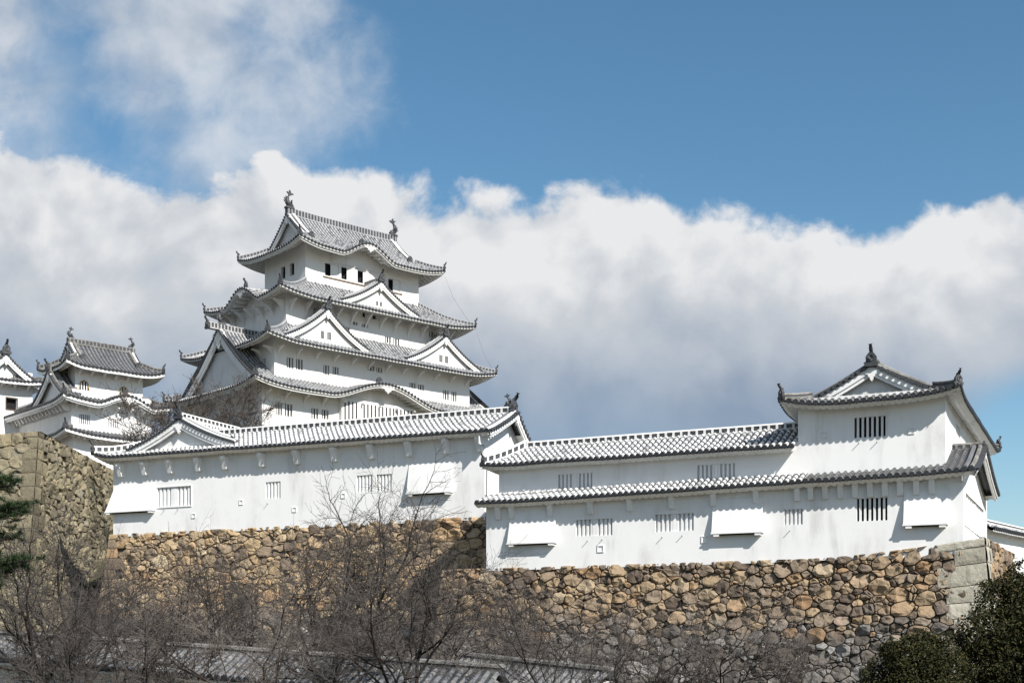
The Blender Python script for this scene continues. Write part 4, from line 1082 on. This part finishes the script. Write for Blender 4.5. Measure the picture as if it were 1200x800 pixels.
# ------------------------------------------------------------------ low plaster walls with tiled copings
def coping_wall(p0, p1, z0, z1, base, half, rise, thick, label, mats, name='plaster_wall', wallmat='plaster', lift=0.0, hole=None):
    d = Vector((p1[0] - p0[0], p1[1] - p0[1], 0)); L = d.length; ang = math.atan2(d.y, d.x)
    MB.zoff = base
    t = empty(name, (p0[0], p0[1], base + EYE), ang, label, 'wall')
    tl = (z1 - z0) / L
    mbx = MB(); n = 8; hs = []
    for a, b in zip(range(n), range(1, n + 1)):
        xa, xb = L * a / n, L * b / n
        mbx.hull([(xa, -thick / 2, base), (xb, -thick / 2, base), (xb, -thick / 2, z0 + tl * xb - rise * .7), (xa, -thick / 2, z0 + tl * xa - rise * .7)],
                 [(xa, thick / 2, base), (xb, thick / 2, base), (xb, thick / 2, z0 + tl * xb - rise * .7), (xa, thick / 2, z0 + tl * xa - rise * .7)], wallmat)
    mbx.build('wall', t)
    r_ = Roof(0, L, -half, half, z0 - rise, rise, half, lift=lift, tilt=tl, curve=.15)
    o = r_.build(t, sides='fb', sp=.36, r=.10, seg=.36, collar=.35, mats=mats, over=half - thick / 2, fascia=wallmat, fh=.10, hips=False)
    ridge(o, [(L * i / 10, 0, z0 + tl * L * i / 10 - .04) for i in range(11)], wd=.28, h=.16, gap=.42, cap=mats[2], posts=False)
    if hole:
        for x, z, a, b in hole:
            mbx = MB(); mbx.box(x - a - .06, x + a + .06, -thick / 2 - .03, -thick / 2 + .01, z - b - .06, z + b + .06, wallmat); q = mbx.build('loophole', t)
            mbx = MB(); mbx.box(x - a, x + a, -thick / 2 - .034, -thick / 2 - .03, z - b, z + b, 'shut'); mbx.build('opening', q)
    return t
g0, _ = frame(1148, 90, 0)
coping_wall((g0.x, g0.y), (g0.x + 12 * .62, g0.y + 12 * .78), 9.0, 9.0, 4.3, .95, .55, .5, 'white plastered wall with grey tiled coping at the right edge beyond the turret', WM, hole=[(2.6, 6.2, .2, .42)])
coping_wall((-24.5, 60), (-.3, 47), .92, -.62, -EYE, 1.6, 1.0, .8, 'low white wall with grey tiled coping behind the bare trees, lower left', ('tile_dark', 'tile', 'mortar_dirty'))
coping_wall((-2.0, 52.5), (3.6, 47.6), -.16, -.72, -EYE, 1.4, .85, .7, 'short tiled wall among the branches at the bottom centre', ('tile_dark', 'tile', 'mortar_dirty'), lift=.25)
MB.zoff = 0

# ------------------------------------------------------------------ vegetation
def rot_about(v, axis, a): return Matrix.Rotation(a, 3, axis) @ v
def bare_tree(seed, height, spread=1.0, twig='twig', trunk_h=.16, levels=5, fine=1.0, rt=.16, lean=(0, 0), minr=.0065):
    """leafless cherry: short trunk, forked limbs arching out, several orders of twigs. returns trunk mesh and twig mesh"""
    rnd = random.Random(seed); tr = MB(); tr.smooth = True; tw = MB(); cnt = [0]
    Z = Vector((0, 0, 1))
    def grow(p, d, L, r, lev):
        n = 7 if lev < 2 else (5 if lev < 4 else 3); pts = [p.copy()]; rad = [r]; seg = L / n
        dirs = []
        for i in range(n):
            k = .20 if lev < 3 else .17
            d = (d + Vector((rnd.gauss(0, k), rnd.gauss(0, k), rnd.gauss(0, k) * .8 + (.05 if lev < 3 else .0)))).normalized()
            p = p + d * seg; pts.append(p.copy()); rad.append(max(minr, r * (1 - .52 * (i + 1) / n))); dirs.append(d.copy())
        sides = 6 if lev == 0 else (5 if lev == 1 else (4 if lev == 2 else 3))
        (tr if lev <= 2 else tw).tube(pts, rad, sides, 'bark' if lev <= 2 else twig, cap=False); cnt[0] += n
        if lev >= levels: return
        nk = {0: rnd.randint(3, 4), 1: rnd.randint(4, 6), 2: rnd.randint(7, 9), 3: rnd.randint(6, 8), 4: rnd.randint(3, 5)}.get(lev, 3)
        if lev >= 2: nk = max(2, int(nk * (fine if lev > 2 else .9)))
        for j in range(nk):
            t = (.55 + .45 * (j + rnd.random()) / nk) if lev == 0 else (.18 + .82 * (j + rnd.random() * .8) / nk)
            f = t * n; i = min(n - 1, int(f)); q = pts[i].lerp(pts[i + 1], f - i); dd = dirs[i]
            ax = dd.cross(Vector((rnd.gauss(0, 1), rnd.gauss(0, 1), rnd.gauss(0, 1)))).normalized()
            a = rnd.uniform(.55, 1.15) if lev else rnd.uniform(.35, .75) * spread
            nd = rot_about(dd, ax, a)
            if lev and nd.z < -.15: nd.z *= -.3
            nd = (nd + Z * (.06 if lev else .25)).normalized()
            rr = rad[i] * rnd.uniform(.52, .78)
            grow(q, nd, L * (rnd.uniform(.50, .74) if lev < 2 else rnd.uniform(.36, .56)) if lev else height * rnd.uniform(.42, .58), max(minr * 1.2, rr), lev + 1)
        if lev: grow(pts[-1], dirs[-1], L * .6, max(minr * 1.1, rad[-1]), lev + 1)
    grow(Vector((0, 0, -.1)), Vector((lean[0], lean[1], 1)).normalized(), height * trunk_h, rt, 0)
    return tr, tw
PRO = {}
def place_tree(kind, x, y, z, rz, sc, label, group, tilt=0.0):
    tr, tw = PRO[kind]
    t = empty('bare_tree', (x, y, z), rz, label, 'tree', group); t.scale = (sc, sc, sc)
    for src in (tr, tw):
        if src.get('used'): o = src.copy(); COL.objects.link(o)
        else: o = src; src['used'] = 1
        o.parent = t
    return t
for k, (seed, h, sp__, tg, lv, fn, rt_, th_) in {'a': (3, 11.2, 1.15, 'twig', 5, .74, .27, .34), 'b': (14, 10.4, 1.3, 'twig', 5, .76, .26, .30), 'c': (29, 9.6, 1.25, 'twig_pale', 5, .68, .21, .25), 'd': (41, 9.0, 1.4, 'twig', 5, .78, .24, .24), 'e': (57, 6.4, 1.2, 'twig_red', 4, 1.35, .10, .14)}.items():
    a, b = bare_tree(seed, h, sp__, tg, levels=lv, fine=fn, rt=rt_, trunk_h=th_, minr=.013 if k == 'e' else .0068)
    PRO[k] = (a.build('trunk'), b.build('crown'))
def at(px, d): return (px - 600) / 1550 * d, d
TREES = [
 ('b', 60, 41, 2.6, .66, 'nearest bare tree at bottom left, its dark bough rising over the coping wall'),
 ('d', 165, 40, 5.5, .64, 'near bare tree with forked dark trunk cut by the bottom edge, left'),
 ('c', 330, 41, .9, .62, 'near bare tree with pale shoots cut by the bottom edge, left of centre'),
 ('b', 480, 40, 4.4, .62, 'near bare tree cut by the bottom edge, straight below the storehouse end'),
 ('d', 640, 41, 1.2, .58, 'near bare tree cut by the bottom edge, in front of the short tiled wall'),
 ('a', 462, 60, 2.2, .92, 'tallest bare tree, its top rising highest against the white storehouse wall'),
 ('b', 362, 64, .4, .84, 'bare tree left of the tallest one, its dark fork against ochre stones'),
 ('d', 300, 58, 4.1, .95, 'bare tree with dense brown twigs in front of the ochre stone wall'),
 ('c', 535, 50, 1.1, .70, 'bare tree with pale straight branches leaning left across the bottom middle'),
 ('a', 250, 68, 5.2, .74, 'bare tree whose twigs reach the white wall below the left lattice window'),
 ('d', 175, 60, 2.9, .80, 'bare tree with wide crown between the bastion corner and the ochre wall'),
 ('b', 95, 50, 1.7, .78, 'bare tree with a thick dark limb arching right over the low tiled wall'),
 ('d', 30, 56, .9, .86, 'bare tree in front of the bastion foot, beside the pine'),
 ('b', 620, 54, 3.3, .56, 'bare tree rising behind the short tiled wall'),
 ('c', 700, 50, 5.6, .60, 'bare tree with long limbs reaching right, bottom centre'),
 ('d', 770, 58, .2, .60, 'bare tree with low twigs before the grey lower stones'),
 ('c', 845, 60, 2.0, .66, 'sparse upright bare tree left of the evergreen shrubs'),
 ('e', 930, 62, 1.0, .62, 'small sparse bare tree nearest the evergreen shrubs'),
 ('d', 410, 46, 3.8, .74, 'low bare tree filling the foreground under the tallest one'),
 ('b', 512, 66, 5.0, .62, 'bare tree behind the pale straight branches, before the stone corner'),
 ('e', 215, 46, 2.4, .80, 'low bare tree in the foreground with reddish twigs over the tiled coping'),
 ('d', 575, 64, 1.9, .56, 'bare tree below the drainpipe at the joint of the stone walls'),
 ('a', 130, 70, 3.6, .62, 'bare tree close to the big ochre corner blocks'),
]
for k, px, d, rz, sc, lab in TREES:
    x, y = at(px, d); place_tree(k, x, y, 0, rz, sc, lab, 'bare cherry trees below the stone walls')
for px, d, z, rz, sc, lab in ((262, 124, 17.0, .5, 1.25, 'bare reddish shrub tree under the big shaded gable of the keep'), (300, 128, 18.3, 2.5, .95, 'bare twiggy shrub against the lit wall of the keep'),
                              (172, 122, 15.0, 4.0, 1.25, 'bare twiggy tree beside the small keep, above the storehouse gable'), (205, 130, 17.0, 1.2, 1.05, 'bare twiggy tree between the small keep and the shaded gable'), (232, 122, 16.3, 3.3, 1.0, 'low bare shrub right behind the storehouse gable ridge')):
    x, y = at(px, d); place_tree('e', x, y, z + 3.4 + EYE * .4, rz, sc * .95, lab, 'bare shrubs behind the storehouse')

def evergreen(name, px, d, lobes, leaf, n, seed, label, cat, base=0.0, trunk=True):
    rnd = random.Random(seed); x0, y0 = at(px, d)
    root = empty(name, (x0, y0, base), 0, label, cat); root.scale = (1.06, 1.06, 1.06)
    mb = MB(); mb.tint = []
    lobes = list(lobes)
    for lx, ly, lz, lr, sq in list(lobes):
        for _ in range(6):
            v_ = Vector((rnd.gauss(0, 1), rnd.gauss(-.3, .8), rnd.gauss(.35, .8))).normalized() * lr * rnd.uniform(.8, 1.02)
            lobes.append((lx + v_.x, ly + v_.y, lz + v_.z * sq, lr * rnd.uniform(.18, .36), rnd.uniform(.9, 1.5)))
    tot = sum(l[3] ** 2 for l in lobes)
    for lx, ly, lz, lr, sq in lobes:
        k = int(n * lr * lr / tot); cl = [Vector((rnd.gauss(0, 1), rnd.gauss(0, 1), rnd.gauss(0, 1))).normalized() for _ in range(int(26 * lr + 8))]
        for i in range(k):
            c = rnd.choice(cl)
            v_ = (c + Vector((rnd.gauss(0, .26), rnd.gauss(0, .26), rnd.gauss(0, .26)))).normalized()
            rr = lr * (1.0 + .16 * noise.noise(v_ * 2.2 + Vector((lx, ly, lz)))) * (1 - abs(rnd.gauss(0, .16)))
            p = Vector((lx, ly, lz)) + Vector((v_.x * rr, v_.y * rr, v_.z * rr * sq)) + Vector((rnd.gauss(0, .04), rnd.gauss(0, .04), rnd.gauss(0, .04)))
            nn = (v_ * .7 + Vector((rnd.gauss(0, .55), rnd.gauss(0, .55), rnd.gauss(0, .5) + .35))).normalized()
            a = nn.cross(Vector((rnd.gauss(0, 1), rnd.gauss(0, 1), rnd.gauss(0, 1)))).normalized(); b = nn.cross(a)
            L = leaf * rnd.uniform(.7, 1.35); wd = L * .24
            q = [p, p + a * L * .5 + b * wd + nn * .01, p + a * L - nn * L * .15, p + a * L * .5 - b * wd + nn * .01]
            mb.poly(q, 'leaf'); t = min(1, max(0, rnd.gauss(.42, .22))); mb.tint += [(t, 0, 0)] * 4
    mb.build('crown', root)
    mb = MB(); mb.smooth = True
    for lx, ly, lz, lr, sq in lobes[:12]:
        mb.tube([(lx * .15, ly * .15, -.1), (lx * .4, ly * .4, lz * .35), (lx * .8, ly * .8, lz * .75), (lx, ly, lz + lr * .3)], [.11, .085, .05, .015], 6, 'bark')
        for i in range(10):
            v_ = Vector((rnd.gauss(0, 1), rnd.gauss(0, 1), rnd.gauss(0, 1))).normalized() * lr * .9
            mb.tube([(lx * .8, ly * .8, lz * .75), Vector((lx, ly, lz)) + v_ * .5, Vector((lx, ly, lz)) + v_], [.03, .018, .006], 4, 'bark')
    mb.build('trunk', root)
    return root
evergreen('evergreen_tree', 1180, 48, [(.15, 0, 4.2, 1.35, 1.15), (-.75, -.2, 3.6, 1.05, 1.0), (.95, .1, 4.4, 1.2, 1.1), (.3, -.5, 2.6, 1.5, 1.0), (1.3, -.2, 3.0, 1.3, 1.0), (-.6, 0, 2.3, 1.2, 1), (.9, .2, 5.35, .55, 1.2), (.2, 0, 5.35, .42, 1.3), (1.6, .3, 5.2, .5, 1.1), (-.2, 0, 1.2, 1.5, .9)], .12, 42000, 4, 'large dark evergreen tree hiding the foot of the turret corner, lower right', 'tree')
evergreen('evergreen_shrub', 1072, 46, [(0, 0, 2.6, 1.15, .95), (-.85, -.1, 2.2, .95, .9), (.75, -.2, 2.5, 1.0, 1.0), (-.2, -.4, 1.5, 1.3, .9), (.6, -.4, 1.4, 1.2, .9), (-.75, 0, 3.0, .42, 1.0), (.35, 0, 3.35, .5, 1), (-1.3, 0, 1.3, .9, .9)], .10, 36000, 5, 'lower olive-green evergreen shrub left of the large evergreen tree', 'shrub')

# the pine at the left edge
x0, y0 = at(-48, 40); rnd = random.Random(77)
pine = empty('pine_tree', (x0, y0, 0), 0, 'dark pine with layered needle pads reaching in from the left edge', 'tree')
tr = MB(); tr.smooth = True; tr.tube([(0, 0, -.1), (.12, 0, 2), (-.05, .1, 4.5), (.05, 0, 7), (0, 0, 9.6)], [.26, .22, .17, .11, .03], 8, 'bark'); nd = MB(); nd.tint = []
for z_, L, az in ((8.35, 1.75, .1), (7.55, 2.2, -.25), (7.5, 1.7, .6), (6.75, 1.75, .2), (5.95, 2.2, -.1), (5.8, 1.8, .7), (5.3, 1.6, -.5), (8.9, 1.2, 2.4), (7.4, 1.9, 2.9), (6.2, 2.0, 3.4), (6.6, 1.8, 4.6), (7.9, 1.5, 4.2), (7.0, 1.6, 1.6)):
    d = Vector((math.cos(az), math.sin(az), .12)); p0 = Vector((0, 0, z_ - .25)); pts = [p0, p0 + d * L * .4 + Vector((0, 0, -.05)), p0 + d * L * .75, p0 + d * L]
    tr.tube(pts, [.06, .045, .03, .012], 5, 'bark')
    for i in range(30):
        k = rnd.uniform(.35, 1.05); c = p0 + d * L * k + Vector((rnd.gauss(0, .19), rnd.gauss(0, .26), rnd.gauss(.06, .09)))
        tr.tube([p0 + d * L * min(k, 1) * .9, c], [.012, .006], 3, 'bark', cap=False)
        for j in range(85):
            v_ = Vector((rnd.gauss(0, 1), rnd.gauss(0, 1), rnd.gauss(0, .8) + .55)).normalized(); q = c + v_ * rnd.uniform(0, .10)
            a = v_.cross(Vector((rnd.gauss(0, 1), rnd.gauss(0, 1), rnd.gauss(0, 1)))).normalized() * .0075
            nd.poly([q - a, q + a, q + v_ * rnd.uniform(.10, .19)], 'needle'); nd.tint += [(min(1, max(0, rnd.gauss(.45, .25))), 0, 0)] * 3
tr.build('trunk', pine); nd.build('crown', pine)
